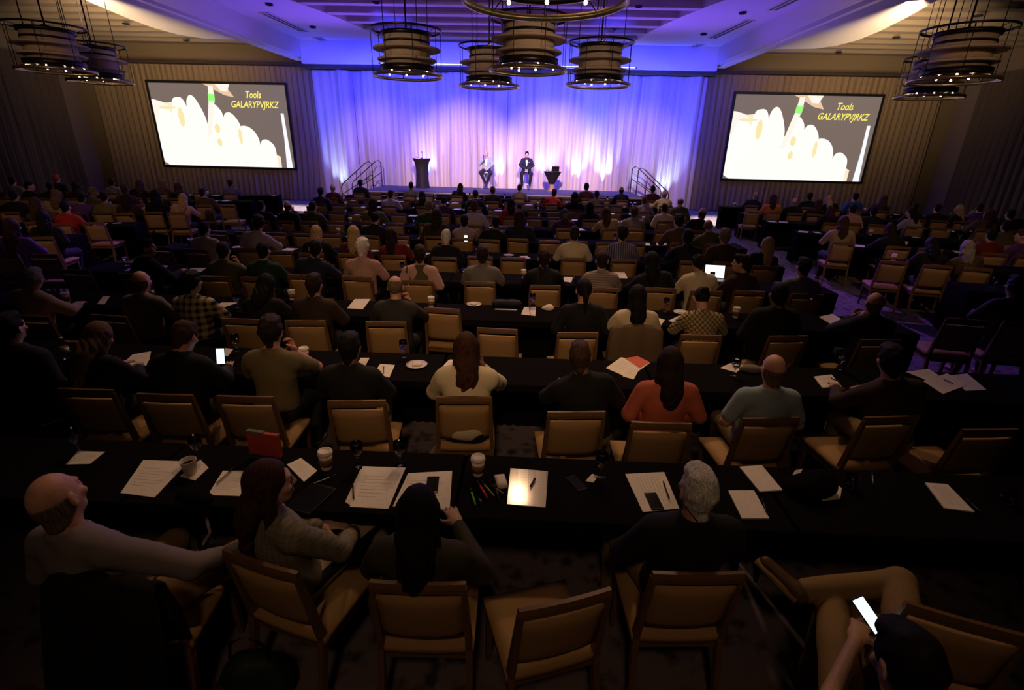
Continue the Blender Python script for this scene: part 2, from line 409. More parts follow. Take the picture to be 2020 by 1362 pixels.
# ------------------------------------------------------------------ ceiling fittings
def vent(p0, p1, z, lab):
    p0, p1 = Vector((*p0, z)), Vector((*p1, z)); L = (p1-p0).length; d = (p1-p0)/L; ang = math.atan2(d.y, d.x)
    root = empty('ceiling_vent', (p0+p1)/2, ang, lab, 'vent', 'slot vents in the ceiling panels')
    b = MB()
    for yy in (-.14, 0, .14): b.box((0, yy, 0), (L, .03, .03))
    for xx in (-L/2, L/2): b.box((xx, 0, 0), (.03, .31, .03))
    b.build('vent_frame', m_plaster, root); b = MB(); b.box((0, 0, .006), (L-.03, .26, .012)); b.build('vent_slot', m_dark, root)
zv = 5.785
for (a, c, l) in (((520, 25), (600, 62), 'long double slot vent in the left-side violet ceiling panel'), ((625, 74), (652, 86), 'short slot vent at the stage end of the left-side ceiling panel'),
                  ((1405, 75), (1480, 40), 'long double slot vent halfway along the right-side violet ceiling panel'), ((1522, 20), (1572, -4), 'slot vent at the picture top of the right-side ceiling panel'), ((1352, 98), (1382, 88), 'short slot vent at the stage end of the right-side ceiling panel')):
    A = rm_z(*a, zv); B_ = rm_z(*c, zv); vent((A[0], A[1]), (B_[0], B_[1]), zv, l)
def dlight(px, py, z, lab):
    P = rm_z(px, py, z); root = empty('ceiling_downlight', P, 0, lab, 'downlight', 'recessed ceiling downlights')
    b = MB(); b.lathe([(.10, .0), (.10, -.03), (.075, -.03), (.07, .0)], 20, closed=True); b.build('trim_ring', m_dark, root)
    b = MB(); b.lathe([(0, -.004), (.07, -.004), (.07, .004), (0, .004)], 20); b.build('lens', m_dark, root)
for px, py, z, l in ((531, 8, zv, 'small round downlight in the left-side ceiling panel near the picture top'), (617, 53, zv, 'small round downlight beside the long vent of the left-side panel'), (1388, 67, zv, 'small round downlight beside the long vent of the right-side panel'), (1465, 25, zv, 'small round downlight in the right-side ceiling panel near the picture top'),
                     (248, 46, 5.69, 'dark round downlight between slats of the left-side ceiling, larger'), (366, 79, 5.69, 'dark round downlight by the curved cream soffit on the left side'), (1768, 74, 5.69, 'dark round downlight between slats of the right-side ceiling'), (1655, 103, 5.69, 'dark round downlight by the curved cream soffit on the right side'), (1930, 30, 5.69, 'dark round downlight near the top right corner of the picture'),
                     (1260, 12, 5.8, 'dark round downlight among beams right of the big ring chandelier'), (1212, 57, 5.8, 'dark round downlight among beams above the right-hand drum chandelier'), (742, 4, 5.8, 'dark round downlight among beams above the left-hand drum chandelier')):
    dlight(px, py, z, l)
b = MB(); b.box((0, 0, 0), (9.4, .03, .035), 0, .008)
root = empty('light_strip', (0, 21.07, 5.09), 0, 'thin glowing light strip along the header over the stage curtain', 'light')
b.build('diffuser', em('strip_glow', (.55, .55, 1), 2.2), root); b = MB(); b.box((0, .03, 0), (9.5, .03, .06)); b.build('channel', m_dark, root)

# ------------------------------------------------------------------ chandeliers
m_shade = mat('cream_lampshade', (.62, .50, .38), .8); m_brass = mat('brass', (.55, .42, .22), .32, .9); m_bronze = mat('dark_bronze', (.05, .04, .045), .35, .8)
m_bulb = em('bulb_glow', (1, .78, .5), 14)
def ring(b, r, z, w, h, n=40, mi=0): b.lathe([(r-w, z), (r, z), (r, z+h), (r-w, z+h)], n, closed=True, mi=mi)
def chandelier():
    root = empty('chandelier')
    b = MB(); ring(b, .635, 0, .03, .05, 48); root_b = b.build('bottom_ring', m_brass, root)
    b = MB(); ring(b, .635, .74, .025, .03, 48); b.build('top_ring', m_bronze, root)
    b = MB(); ring(b, .48, .09, .05, .10, 44); b.lathe([(0, .10), (.44, .10), (.44, .115), (0, .115)], 40); b.build('lower_tray', m_bronze, root)
    b = MB(); b.lathe([(.40, .19), (.41, .19), (.41, .66), (.40, .66)], 44, closed=True); b.lathe([(0, .645), (.40, .645), (.40, .655), (0, .655)], 40); b.build('drum_shade', m_shade, root)
    b = MB(); ring(b, .45, .655, .06, .06, 44); b.build('drum_cap', m_bronze, root)
    b = MB(); ring(b, .418, .54, .012, .035, 44); b.build('drum_band', m_bronze, root)
    for z, r, sh in ((.44, .60, .05), (.27, .53, .0)):
        b = MB(); b.lathe([(.40, z), (r-.02, z-.010), (r, z), (r, z+.024), (r-.02, z+.032), (.40, z+.05)], 44, closed=True); b.build('shade_ring', m_shade, root)
    b = MB()
    for k in range(8):
        a = 2*PI*k/8+.2; x, y = .622*math.cos(a), .622*math.sin(a); b.tube([(x, y, .02), (x, y, .76)], .006, 6)
    for k in range(8):
        a = 2*PI*k/8+.2; b.tube([(.44*math.cos(a), .44*math.sin(a), .14), (.62*math.cos(a), .62*math.sin(a), .03)], .005, 5)
        b.tube([(.43*math.cos(a), .43*math.sin(a), .69), (.62*math.cos(a), .62*math.sin(a), .755)], .005, 5)
    b.build('cage_rod', m_bronze, root)
    b = MB()
    for k in range(4):
        a = 2*PI*k/4+.5; b.tube([(.43*math.cos(a), .43*math.sin(a), .70), (.43*math.cos(a), .43*math.sin(a), 2.3)], .007, 6)
    b.tube([(0, 0, .65), (0, 0, 2.3)], .016, 8); b.lathe([(0, .70), (.07, .70), (.07, .78), (0, .80)], 16)
    b.build('hanging_rod', m_bronze, root)
    for k in range(8):
        a = 2*PI*k/8+.15; r = .44 if k % 2 else .30
        b = MB(); b.lathe([(0, -.02), (.013, -.014), (.016, 0), (.012, .012), (0, .018)], 10, (r*math.cos(a), r*math.sin(a), .075)); b.build('bulb', m_bulb, root)
    return root
CH = chandelier(); first = True
for px, py, Y, l in ((803, 105, 10.4, 'drum chandelier hanging over the left half of the stage'), (1043, 92, 9.3, 'largest-looking middle drum chandelier with three cream tiers'), (965, 138, 11.9, 'small low drum chandelier left of the middle chandelier'), (1183, 127, 11.3, 'drum chandelier hanging over the right half of the stage'),
                      (1078, -74, 4.55, 'chandelier cropped by the picture top showing only its big ring'), (103, 105, 10.6, 'bigger chandelier in the dim upper left corner'), (192, 134, 12.6, 'smaller chandelier tucked behind another in the upper left corner'), (1893, 115, 9.6, 'bigger chandelier in the dim upper right corner'), (1838, 168, 12.4, 'smaller chandelier tucked behind another in the upper right corner')):
    P = rm_y(px, py, Y); z = 3.52 if py > 0 else 3.44
    o = CH if first else dup(CH, (0, 0, 0), 0); first = False
    o.location = (P[0], Y, z); o.rotation_euler.z = px*.01; tag(o, l, 'chandelier', 'drum chandeliers')

# ------------------------------------------------------------------ stage
SX, SY0, SY1, SZ = 5.1, 19.3, 21.75, .70
root = empty('stage', (0, 20.5, 0), 0, 'low black-skirted stage platform in front of the pale curtain', 'stage')
b = MB(); b.box((0, (SY0+SY1)/2-20.5, SZ-.05), (2*SX, SY1-SY0, .10), 0, .01); b.build('stage_deck', mat('stage_carpet', (.07, .06, .10), .9), root)
b = MB(); pleats(b, -SX, SX, 0, SZ-.10, .02, .2, 5, Matrix.Translation((0, SY0-20.5+.03, 0))); b.build('stage_skirt', m_black, root)
b = MB(); b.box((0, SY0-20.5-.004, SZ-.03), (2*SX, .012, .035)); b.build('edge_tape', mat('pale_tape', (.5, .45, .45), .6), root)
for s, nm in ((-1, 'left'), (1, 'right')):
    root = empty('stage_steps', (s*(SX+.55), 20.8, 0), 0, 'black portable steps with looped handrails at the %s end of the stage' % nm, 'steps')
    for k in range(3):
        b = MB(); b.box((s*(.40-.36*k), 0, .175*(k+1)), (.36, 1.2, .05), 0, .008); b.build('step_tread', m_black, root)
    b = MB()
    for yy in (-.56, .56): b.box((0, yy, .25), (1.05, .04, .12)); b.box((s*-.4, yy, .13), (.05, .04, .26)); b.box((s*.45, yy, .1), (.05, .04, .2))
    b.build('step_frame', m_dark, root)
    for yy in (-.62, .62):
        b = MB(); P = [(s*.62, yy, .0), (s*.62, yy, .72), (s*.56, yy, .85), (s*.40, yy, .98), (s*-.38, yy, 1.62), (s*-.52, yy, 1.68), (s*-.62, yy, 1.60), (s*-.62, yy, .5)]
        b.tube(P, .019, 8); b.tube([(s*.62, yy, .45), (s*-.62, yy, 1.22)], .015, 6); b.tube([(s*0, yy, .12), (s*0, yy, 1.28)], .015, 6); b.build('handrail', m_dark, root)

SZ *= KS
for o in list(SC.objects):
    if o not in BEFORE and o.parent is None: o.location = o.location*KS; o.scale = o.scale*KS
# ------------------------------------------------------------------ figures: smooth distance-field bodies
def nrm(v): v = np.asarray(v, float); return v/max(1e-9, np.linalg.norm(v))
def rotm(rx=0, ry=0, rz=0):
    """lean (rx>0 forward), side (ry), turn (rz)"""
    return np.array(Euler((-rx, ry, rz), 'XYZ').to_matrix())
class Vol:
    def __init__(s, h): s.h = h; s.pr = []
    def cap(s, a, b, ra, rb=None, k=.02, op='u', amp=0, sc=(1, 1, 1), R=None, pad=0):
        a = np.asarray(a, float); b = np.asarray(b, float); rb = ra if rb is None else rb; r = max(ra, rb)*max(1, max(sc))+pad
        lo, hi = np.minimum(a, b)-r, np.maximum(a, b)+r
        R0 = np.eye(3) if R is None else np.asarray(R); S = np.array([1/c for c in sc])
        def f(p):
            if sc == (1, 1, 1):
                ab = b-a; L = max(1e-9, ab@ab); t = np.clip(((p-a)@ab)/L, 0, 1); q = p-a-t[..., None]*ab
                return np.sqrt((q*q).sum(-1))-(ra+(rb-ra)*t)
            A = (R0.T@a)*S; B = (R0.T@b)*S; P = (p@R0)*S; ab = B-A; L = max(1e-9, ab@ab); t = np.clip(((P-A)@ab)/L, 0, 1); q = P-A-t[..., None]*ab
            return (np.sqrt((q*q).sum(-1))-(ra+(rb-ra)*t))*min(sc)
        s.pr.append((f, lo, hi, k, op)); return s
    def ell(s, c, r, R=None, k=.02, op='u'):
        c = np.asarray(c, float); r = np.asarray(r, float); R0 = np.eye(3) if R is None else np.asarray(R); m = r.max()
        def f(p):
            q = ((p-c)@R0)/r; n = np.sqrt((q*q).sum(-1)); return (n-1)*np.where(n < 1, r.min(), (r.min()+r.max())*.5)
        s.pr.append((f, c-m, c+m, k, op)); return s
    def fn(s, f, lo=None, hi=None, op='c', k=0): s.pr.append((f, lo, hi, k, op)); return s
    def mesh(s):
        h = s.h; add = [q for q in s.pr if q[4] == 'u']
        lo = np.min([q[1] for q in add], 0)-3*h; hi = np.max([q[2] for q in add], 0)+3*h
        n = np.ceil((hi-lo)/h).astype(int)+1; d = np.full(n, 9.0, np.float32)
        ax = [lo[i]+h*np.arange(n[i]) for i in range(3)]
        for f, l, u, k, op in s.pr:
            mg = k+2.5*h
            if l is None: i0 = [0, 0, 0]; i1 = list(n)
            else:
                i0 = np.clip(np.floor((l-mg-lo)/h).astype(int), 0, n); i1 = np.clip(np.ceil((u+mg-lo)/h).astype(int)+1, 0, n)
            if min(i1[j]-i0[j] for j in range(3)) <= 0: continue
            sl = tuple(slice(i0[j], i1[j]) for j in range(3))
            g = np.stack(np.meshgrid(*[ax[j][sl[j]] for j in range(3)], indexing='ij'), -1)
            v = f(g); a = d[sl]
            if op == 'u':
                if k > 0: t = np.clip(.5+.5*(a-v)/k, 0, 1); d[sl] = a*(1-t)+v*t-k*t*(1-t)
                else: d[sl] = np.minimum(a, v)
            elif op == 's':
                k2 = max(k, 1e-6); t = np.clip(.5-.5*(a+v)/k2, 0, 1); d[sl] = a*(1-t)-v*t+k2*t*(1-t)
            elif op == 'c': d[sl] = np.maximum(a, v)
            elif op == '+': d[sl] = a+v
        return snets(d, lo, h)
def snets(d, o, h):
    s = d < 0; n = d.shape
    c = np.zeros([k-1 for k in n], np.int8)
    for i in (0, 1):
        for j in (0, 1):
            for k in (0, 1): c += s[i:n[0]-1+i, j:n[1]-1+j, k:n[2]-1+k]
    I, J, K = np.nonzero((c > 0) & (c < 8)); m = len(I)
    idx = np.full(c.shape, -1, np.int32); idx[I, J, K] = np.arange(m)
    acc = np.zeros((m, 3)); cnt = np.zeros(m)
    for ax in range(3):
        o1, o2 = [q for q in range(3) if q != ax]
        for u in (0, 1):
            for w in (0, 1):
                of = [0, 0, 0]; of[o1] = u; of[o2] = w; a = d[I+of[0], J+of[1], K+of[2]]
                og = list(of); og[ax] = 1; b = d[I+og[0], J+og[1], K+og[2]]
                x = (a < 0) != (b < 0); t = a/np.where(x, a-b, 1)
                P = np.stack([np.full(m, float(of[q])) for q in range(3)], 1); P[:, ax] = t
                acc[x] += P[x]; cnt += x
    V = (np.stack([I, J, K], 1)+acc/cnt[:, None])*h+o
    F = []
    for ax in range(3):
        o1, o2 = (ax+1) % 3, (ax+2) % 3
        A = [slice(None)]*3; B = [slice(None)]*3; A[ax] = slice(0, -1); B[ax] = slice(1, None)
        x = s[tuple(A)] != s[tuple(B)]; p = np.argwhere(x); p = p[(p[:, o1] > 0) & (p[:, o2] > 0) & (p[:, o1] < n[o1]-1) & (p[:, o2] < n[o2]-1)]
        if not len(p): continue
        def at(a1, a2):
            q = p.copy(); q[:, o1] -= a1; q[:, o2] -= a2; return idx[q[:, 0], q[:, 1], q[:, 2]]
        Q = np.stack([at(1, 1), at(0, 1), at(0, 0), at(1, 0)], 1); fl = ~s[p[:, 0], p[:, 1], p[:, 2]]; Q[fl] = Q[fl][:, ::-1]; F.append(Q)
    F = np.concatenate(F); F = F[(F >= 0).all(1)]
    return V, F
def cat(*vf):
    V = []; F = []; o = 0
    for v, f in vf: V.append(v); F.append(f+o); o += len(v)
    return np.concatenate(V), np.concatenate(F)
def xf(vf, R, t, flip=False):
    v, f = vf; v = v.copy()
    if flip: v[:, 0] *= -1; f = f[:, ::-1]
    return v@np.asarray(R).T+np.asarray(t), f
def np_mesh(name, vf, mats=None):
    v, f = vf; me = bpy.data.meshes.new(name); me.vertices.add(len(v)); me.vertices.foreach_set('co', v.astype(np.float32).ravel())
    me.loops.add(f.size); me.loops.foreach_set('vertex_index', f.astype(np.int32).ravel()); me.polygons.add(len(f))
    me.polygons.foreach_set('loop_start', np.arange(0, f.size, 4, dtype=np.int32)); me.polygons.foreach_set('loop_total', np.full(len(f), 4, np.int32))
    me.update(calc_edges=True); me.polygons.foreach_set('use_smooth', np.ones(len(f), bool))
    me.materials.append(mats); return me
PRE = {}
def head_part():
    if 'head' in PRE: return PRE['head']
    v = Vol(.0058)
    v.ell((0, -.008, .022), (.075, .096, .098)); v.ell((0, .028, -.045), (.058, .064, .072), k=.03); v.ell((0, .062, -.088), (.030, .026, .022), k=.025)
    v.cap((-.03, .082, .030), (.03, .082, .030), .014, k=.02)
    for s in (-1, 1):
        v.ell((s*.031, .098, .012), (.019, .016, .013), op='s', k=.012); v.ell((s*.031, .083, .012), (.0135, .0125, .012), k=.002)
        v.ell((s*.043, .072, -.022), (.022, .02, .02), k=.02)
        v.ell((s*.079, -.006, -.008), (.010, .024, .033), rotm(0, 0, s*.35), k=.008); v.ell((s*.088, .001, -.006), (.006, .011, .017), op='s', k=.006)
    v.cap((0, .094, .018), (0, .112, -.020), .009, .0125, k=.012)
    for s in (-1, 1): v.ell((s*.011, .103, -.023), (.009, .009, .008), k=.008)
    v.cap((-.020, .094, -.051), (.020, .094, -.051), .008, k=.01); v.cap((-.022, .103, -.053), (.022, .103, -.053), .003, k=.004, op='s'); v.cap((-.015, .094, -.063), (.015, .094, -.063), .008, k=.01)
    v.cap((0, -.016, -.05), (0, -.030, -.155), .056, .058, k=.03)
    PRE['head'] = v.mesh(); return PRE['head']
def hand_part(kind):
    """right hand; wrist at origin, fingers along +y, palm facing -z, thumb on the -x side"""
    if ('hand', kind) in PRE: return PRE['hand', kind]
    v = Vol(.0045)
    v.cap((0, -.03, 0), (0, .012, 0), .026, .027, k=.015, sc=(1, 1, .72)); v.cap((0, .03, 0), (0, .066, 0), .037, .038, k=.02, sc=(1, 1, .42))
    curl = {'relaxed': .35, 'flat': .08, 'fist': 1.15, 'hold': .75}[kind]
    for i, (x, L) in enumerate(((-.030, .072), (-.010, .080), (.011, .074), (.031, .058))):
        p = np.array([x, .078, .002]); a = 0; r = .0092-.0006*abs(i-1.3)
        sp = (i-1.5)*(.10 if kind != 'fist' else .02)
        for j, fr in enumerate((.44, .32, .24)):
            a += curl*(.55 if j == 0 else .9)*(1+.07*i); q = p+L*fr*np.array([math.sin(sp)*math.cos(a), math.cos(a)*math.cos(sp), -math.sin(a)])
            v.cap(p, q, r, r*.92, k=.005); p = q; r *= .92
    p = np.array([-.030, .018, -.006]); D = [np.array([-.72, .62, -.28]), np.array([-.42, .82, -.38]), np.array([-.2, .9, -.4])]
    if kind in ('fist', 'hold'): D = [np.array([-.55, .6, -.55]), np.array([0, .75, -.66]), np.array([.45, .65, -.6])]
    for j, (L, r) in enumerate(((.040, .0145), (.032, .0110), (.024, .0098))):
        q = p+L*nrm(D[j]); v.cap(p, q, r, r*.9, k=.008); p = q
    PRE['hand', kind] = v.mesh(); return PRE['hand', kind]
def hair_part(kind):
    if ('hair', kind) in PRE: return PRE['hair', kind]
    v = Vol(.0062); cut = []
    def line(z0, sl, ymin=None):
        def f(p):
            d = (z0+sl*p[..., 1]-p[..., 2])*.76
            return d
        return f
    c, r = np.array((0, -.014, .030)), np.array((.084, .105, .106))
    if kind == 'bald':
        v.ell((0, -.010, .012), (.0785, .0985, .092)); v.cap((0, -.026, -.05), (0, -.034, -.105), .064, .060, k=.03); v.fn(line(-.056, .62)); v.fn(lambda p: (p[..., 2]-.022)*.9); v.fn(lambda p: p[..., 1]-.018)
    elif kind == 'balding':
        v.ell((0, -.013, .020), (.082, .1025, .1005)); v.fn(line(-.006, .75)); v.fn(lambda p: .066-np.sqrt(p[..., 0]**2+(p[..., 1]+.022)**2+(p[..., 2]-.105)**2)); v.fn(lambda p: p[..., 1]-.05)
    elif kind in ('short', 'neat', 'thick'):
        t = {'short': 0, 'neat': -.003, 'thick': .008}[kind]
        v.ell(c, r+t); v.ell((0, .050, .105), (.055+t, .04, .026+t), k=.03); v.cap((0, -.028, -.05), (0, -.036, -.10), .066, .060, k=.03); v.fn(line(-.018 if kind != 'thick' else -.010, .86))
        for s in (-1, 1): v.ell((s*.090, .004, -.014), (.026, .026, .036), op='s', k=.008)
    elif kind == 'bun':
        v.ell(c, r); v.fn(line(-.014, .72)); v.ell((0, -.118, .075), (.042, .040, .038), k=.01)
    elif kind == 'pony':
        v.ell(c, r); v.fn(line(-.014, .72)); v.cap((0, -.11, .03), (0, -.145, -.03), .022, .028, k=.015); v.cap((0, -.145, -.03), (.005, -.135, -.20), .028, .012, k=.015)
    else:
        L = {'bob': .13, 'long': .25, 'longer': .40, 'afro': .0}[kind]; t = .004
        v.ell(c, r+t)
        v.fn(line(-.03, .85))
        if kind == 'afro': v.ell((0, -.02, .035), (.105, .115, .118), k=.02); v.fn(line(-.03, .95))
        else:
            e = -.01-L
            v.cap((0, -.06, .0), (0, -.135, -.19), .084, .078, k=.02, sc=(1, .6, 1)); v.cap((0, -.135, -.19), (0, -.155, e), .078, .058, k=.02, sc=(1, .55, 1)); 
            for s in (-1, 1): v.cap((s*.066, -.012, .03), (s*.082, -.045, e*.86), .036, .026, k=.025); 
            v.cap((-.035, -.09, -.10), (.035, -.09, -.10), .05, k=.03)
            v.ell((0, .09, -.03), (.062, .10, .11), op='s', k=.015)
            v.fn(lambda p: .0040*np.sin(95*p[..., 0]+9*np.sin(11*p[..., 2])+60*p[..., 1])*np.clip(-p[..., 2]*12, .15, 1), op='+')
    if kind in ('short', 'thick', 'afro', 'bob'): v.fn(fluff(3, .0065 if kind in ('thick', 'afro') else .004), op='+')
    PRE['hair', kind] = v.mesh(); return PRE['hair', kind]

# ------------------------------------------------------------------ poses: elbow, wrist in person space (x right, y forward, z up), seat top at .47
def P0(**k):
    d = dict(lean=.1, side=0, twist=0, hy=0, hp=0, hr=0, el=((-.27, .12, .80), (.27, .12, .80)), wr=((-.12, .36, .80), (.12, .36, .80)), hand=('relaxed', 'relaxed'), hd=(None, None), hn=(None, None),
             kn=((-.13, .42, .51), (.13, .42, .51)), an=((-.13, .32, .09), (.13, .32, .09)), toe=(None, None), hip=.565, fat=1.0, sh=1.0)
    d.update(k); return d
POSES = {
 'type': P0(lean=.09), 'fwd': P0(lean=.40, hp=-.25, el=((-.25, .30, .805), (.25, .30, .805)), wr=((-.06, .50, .80), (.06, .50, .80))),
 'up': P0(lean=-.05, hy=.08, el=((-.27, -.05, .78), (.27, -.05, .78)), wr=((-.12, .14, .67), (.12, .14, .67))),
 'back': P0(lean=-.15, hp=.06, el=((-.28, -.06, .75), (.28, -.06, .75)), wr=((-.12, .12, .655), (.12, .12, .655))),
 'chin': P0(lean=.12, hy=.12, hp=-.05, el=((-.27, .14, .80), (.24, .30, .815)), wr=((-.08, .38, .80), (.105, .215, .985)), hand=('relaxed', 'hold'), hd=(None, (-.25, .0, 1)), hn=(None, (-.5, -.8, 0))),
 'side': P0(lean=.08, side=.16, hy=.22, hr=.08, el=((-.24, .12, .80), (.33, .16, .80)), wr=((-.06, .36, .80), (.22, .40, .80))),
 'note': P0(lean=.24, hp=.42, el=((-.27, .18, .80), (.28, .18, .80)), wr=((-.16, .42, .80), (.08, .42, .80)), hand=('flat', 'hold')),
 'cross': P0(lean=-.02, hy=-.15, el=((-.27, .06, .77), (.27, .06, .77)), wr=((.10, .20, .80), (-.10, .22, .84)), hd=((1, .1, .1), (-1, .1, .1))),
 'turn': P0(lean=.08, twist=-.45, hy=-.75, el=((-.26, .03, .77), (.30, .06, .77)), wr=((-.10, .13, .67), (.24, .36, .80))),
}
def build_pose(p, flip=False, h=.013):
    """joint positions and matrices"""
    J = {}; T = rotm(p['lean'], p['side'], p['twist']); hipz = p['hip']; Pv = np.array([0, 0, hipz])
    J['T'] = T; J['P'] = Pv; J['up'] = lambda x, y, s_: Pv+T@np.array([x, y, s_])
    nt = Pv+T@np.array([0, .005, .505]); Hm = rotm(p['lean']*.35+p['hp'], p['side']*.4+p['hr'], p['twist']*.7+p['hy'])
    J['H'] = Hm; J['hc'] = nt+T@np.array([0, .0, .02])+Hm@np.array([0, .022, .118]); J['nt'] = nt
    w = .178*p['sh']
    J['sh'] = [J['up'](s*w, -.005, .405) for s in (-1, 1)]
    J['el'] = [np.array(q, float) for q in p['el']]; J['wr'] = [np.array(q, float) for q in p['wr']]
    J['hp'] = [np.array([s*.088, .0, hipz-.015]) for s in (-1, 1)]; J['kn'] = [np.array(q, float) for q in p['kn']]; J['an'] = [np.array(q, float) for q in p['an']]
    return J
def rig_frame(d, n):
    y = nrm(d); z = -nrm(np.asarray(n, float)-y*(np.asarray(n)@y)); x = np.cross(y, z); return np.stack([x, y, z], 1)
def torso(v, J, p, g, h):
    T = J['T']; u = J['up']; f = p['fat']
    v.cap(u(-.05, 0, .02), u(.05, 0, .02), .118*f+g, k=.03, sc=(1, .92, .95), R=T)
    v.ell(u(0, .012*f, .14), np.array((.146*f, .108*f, .16))+g, T, k=.05); v.ell(u(0, 0, .30), np.array((.168*p['sh'], .108*(1+f)/2, .17))+g, T, k=.05)
    w = .145*p['sh']
    v.cap(u(-w, -.006, .415), u(w, -.006, .415), .058+g, k=.04); v.cap(u(-.09, -.01, .43), u(0, -.008, .487), .044+g, .04+g, k=.04); v.cap(u(.09, -.01, .43), u(0, -.008, .487), .044+g, .04+g, k=.04)
def body_mesh(p, J, h):
    v = Vol(h); torso(v, J, p, 0, h)
    v.cap(J['up'](0, -.012, .47), J['nt']+J['H']@np.array((0, .0, .05)), .056, .054, k=.03)
    for i, s in enumerate((-1, 1)):
        v.cap(J['sh'][i], J['el'][i], .056, .042, k=.03); v.cap(J['el'][i], J['wr'][i], .043, .027, k=.015)
        v.cap(J['hp'][i], J['kn'][i], .086*p['fat']**.5, .058, k=.03); v.cap(J['kn'][i], J['an'][i], .056, .038, k=.02)
        d = nrm(J['an'][i]-J['kn'][i]); tv = p['toe'][i]; tv = np.array((s*.12, 1, -.12)) if tv is None else np.array(tv, float); tv = nrm(tv)
        hl = J['an'][i]+d*.045; v.cap(hl, J['an'][i]+d*.05+tv*.15, .036, .030, k=.025)
    parts = [v.mesh()]
    parts.append(xf(head_part(), J['H'], J['hc']))
    for i in (0, 1):
        d = p['hd'][i] if p['hd'][i] is not None else J['wr'][i]-J['el'][i]
        n = p['hn'][i] if p['hn'][i] is not None else (0, 0, -1)
        n = np.asarray(n, float)
        if abs(nrm(n)@nrm(d)) > .95: n = np.array((0, 1, 0))
        R = rig_frame(d, n); parts.append(xf(hand_part(p['hand'][i]), R, J['wr'][i]+R@np.array((0, .012, 0)), flip=(i == 0)))
    return cat(*parts)
def wrinkle(seed, amp):
    r = np.random.RandomState(seed); K = [(r.randn(3)*np.array((16, 16, 22)), r.rand()*6) for _ in range(5)]
    return lambda q: amp*sum(np.sin(q@k+f) for k, f in K)/3
def fluff(seed, amp):
    r = np.random.RandomState(seed); K = [(nrm(r.randn(3))*r.uniform(50, 150), r.rand()*6) for _ in range(9)]
    return lambda q: amp*sum(np.sin(q@k+f) for k, f in K)/4
def shirt_mesh(p, J, h, sleeve, kind='shirt', seed=1):
    g = .017 if kind != 'jacket' else .026; v = Vol(h); torso(v, J, p, g, h); u = J['up']
    for i, s in enumerate((-1, 1)):
        a, e, w = J['sh'][i], J['el'][i], J['wr'][i]
        if sleeve == 'long':
            v.cap(a, e, .062+g*.6, .050+g*.6, k=.03); v.cap(e, e+(w-e)*.93, .050+g*.6, .034+g*.5, k=.015)
        elif sleeve == 'short': v.cap(a, a+(e-a)*.72, .064+g*.5, .056+g*.5, k=.03)
        else: v.cap(a, a+(e-a)*.12, .058, .056, k=.03)
    T = J['T']; P = J['P']
    v.fn(wrinkle(seed, .0042), op='+')
    hem = -.085 if kind == 'jacket' else -.06
    v.fn(lambda q: hem-((q-P)@T)[..., 2])
    v.cap(u(0, -.008, .452), u(0, .012, .62), .060, .066, k=.006, op='s')
    if kind in ('shirt', 'jacket', 'polo'):
        # a folded collar round the neck
        c = u(0, -.002, .487); N = T@rotm(.30)
        def ringd(q):
            l = (q-c)@N; rr = np.sqrt((l[..., 0]/1.0)**2+(l[..., 1]/1.05)**2); return np.sqrt((rr-.068)**2+(l[..., 2]*.55)**2)-.0095
        v.pr.append((ringd, c-.1, c+.1, .006, 'u'))
    return v.mesh()
def trouser_mesh(p, J, h):
    v = Vol(h); u = J['up']; f = p['fat']; v.cap(u(-.05, 0, .0), u(.05, 0, .0), .128*f, k=.03, sc=(1, .94, .95), R=J['T']); v.cap(u(0, .0, .02), u(0, .005, .10), .135*f, .135*f, k=.03, sc=(1.05, .86, 1), R=J['T'])
    P = J['P']; T = J['T']; v.fn(lambda q: ((q-P)@T)[..., 2]-.075)
    for i in (0, 1):
        v.cap(J['hp'][i], J['kn'][i], .098*f**.5, .072, k=.03); v.cap(J['kn'][i], J['an'][i], .070, .056, k=.02)
    v.fn(wrinkle(5, .0035), op='+'); return v.mesh()
def shoe_mesh(p, J, i):
    v = Vol(.007); s = (-1, 1)[i]; d = nrm(J['an'][i]-J['kn'][i]); tv = p['toe'][i]; tv = nrm(np.array((s*.12, 1, -.12)) if tv is None else np.array(tv, float))
    hl = J['an'][i]+d*.05-tv*.02; v.cap(hl, J['an'][i]+d*.055+tv*.17, .044, .037, k=.02); v.cap(J['an'][i]+d*.0, J['an'][i]+d*.05, .043, .044, k=.02)
    return v.mesh()
def hair_mat(hcol):
    key = 'hair_'+hcol.replace(' ', '_')
    if key in MATS: return MATS[key]
    c = HAIR[hcol]; m = mat(key, c, .7, spec=.15); nt, b = nodes(m)
    tc = nt.nodes.new('ShaderNodeTexCoord'); mp = nt.nodes.new('ShaderNodeMapping'); mp.inputs['Scale'].default_value = (190, 190, 14)
    n = nt.nodes.new('ShaderNodeTexNoise'); n.inputs['Scale'].default_value = 1; n.inputs['Detail'].default_value = 3
    nt.links.new(tc.outputs['Object'], mp.inputs[0]); nt.links.new(mp.outputs[0], n.inputs['Vector'])
    r = nt.nodes.new('ShaderNodeValToRGB'); r.color_ramp.elements[0].position = .35; r.color_ramp.elements[1].position = .68
    r.color_ramp.elements[0].color = (*[q*.42 for q in c], 1); r.color_ramp.elements[1].color = (*[min(1, q*1.45) for q in c], 1)
    nt.links.new(n.outputs['Fac'], r.inputs[0]); nt.links.new(r.outputs[0], b.inputs['Base Color'])
    bp = nt.nodes.new('ShaderNodeBump'); bp.inputs['Strength'].default_value = .7; bp.inputs['Distance'].default_value = .006
    nt.links.new(n.outputs['Fac'], bp.inputs['Height']); nt.links.new(bp.outputs[0], b.inputs['Normal']); return m
MC = {}
def cached(key, fn, name):
    if key not in MC: MC[key] = np_mesh(name, fn(), mat('skin_tan', (.50, .30, .21), .55))
    return MC[key]
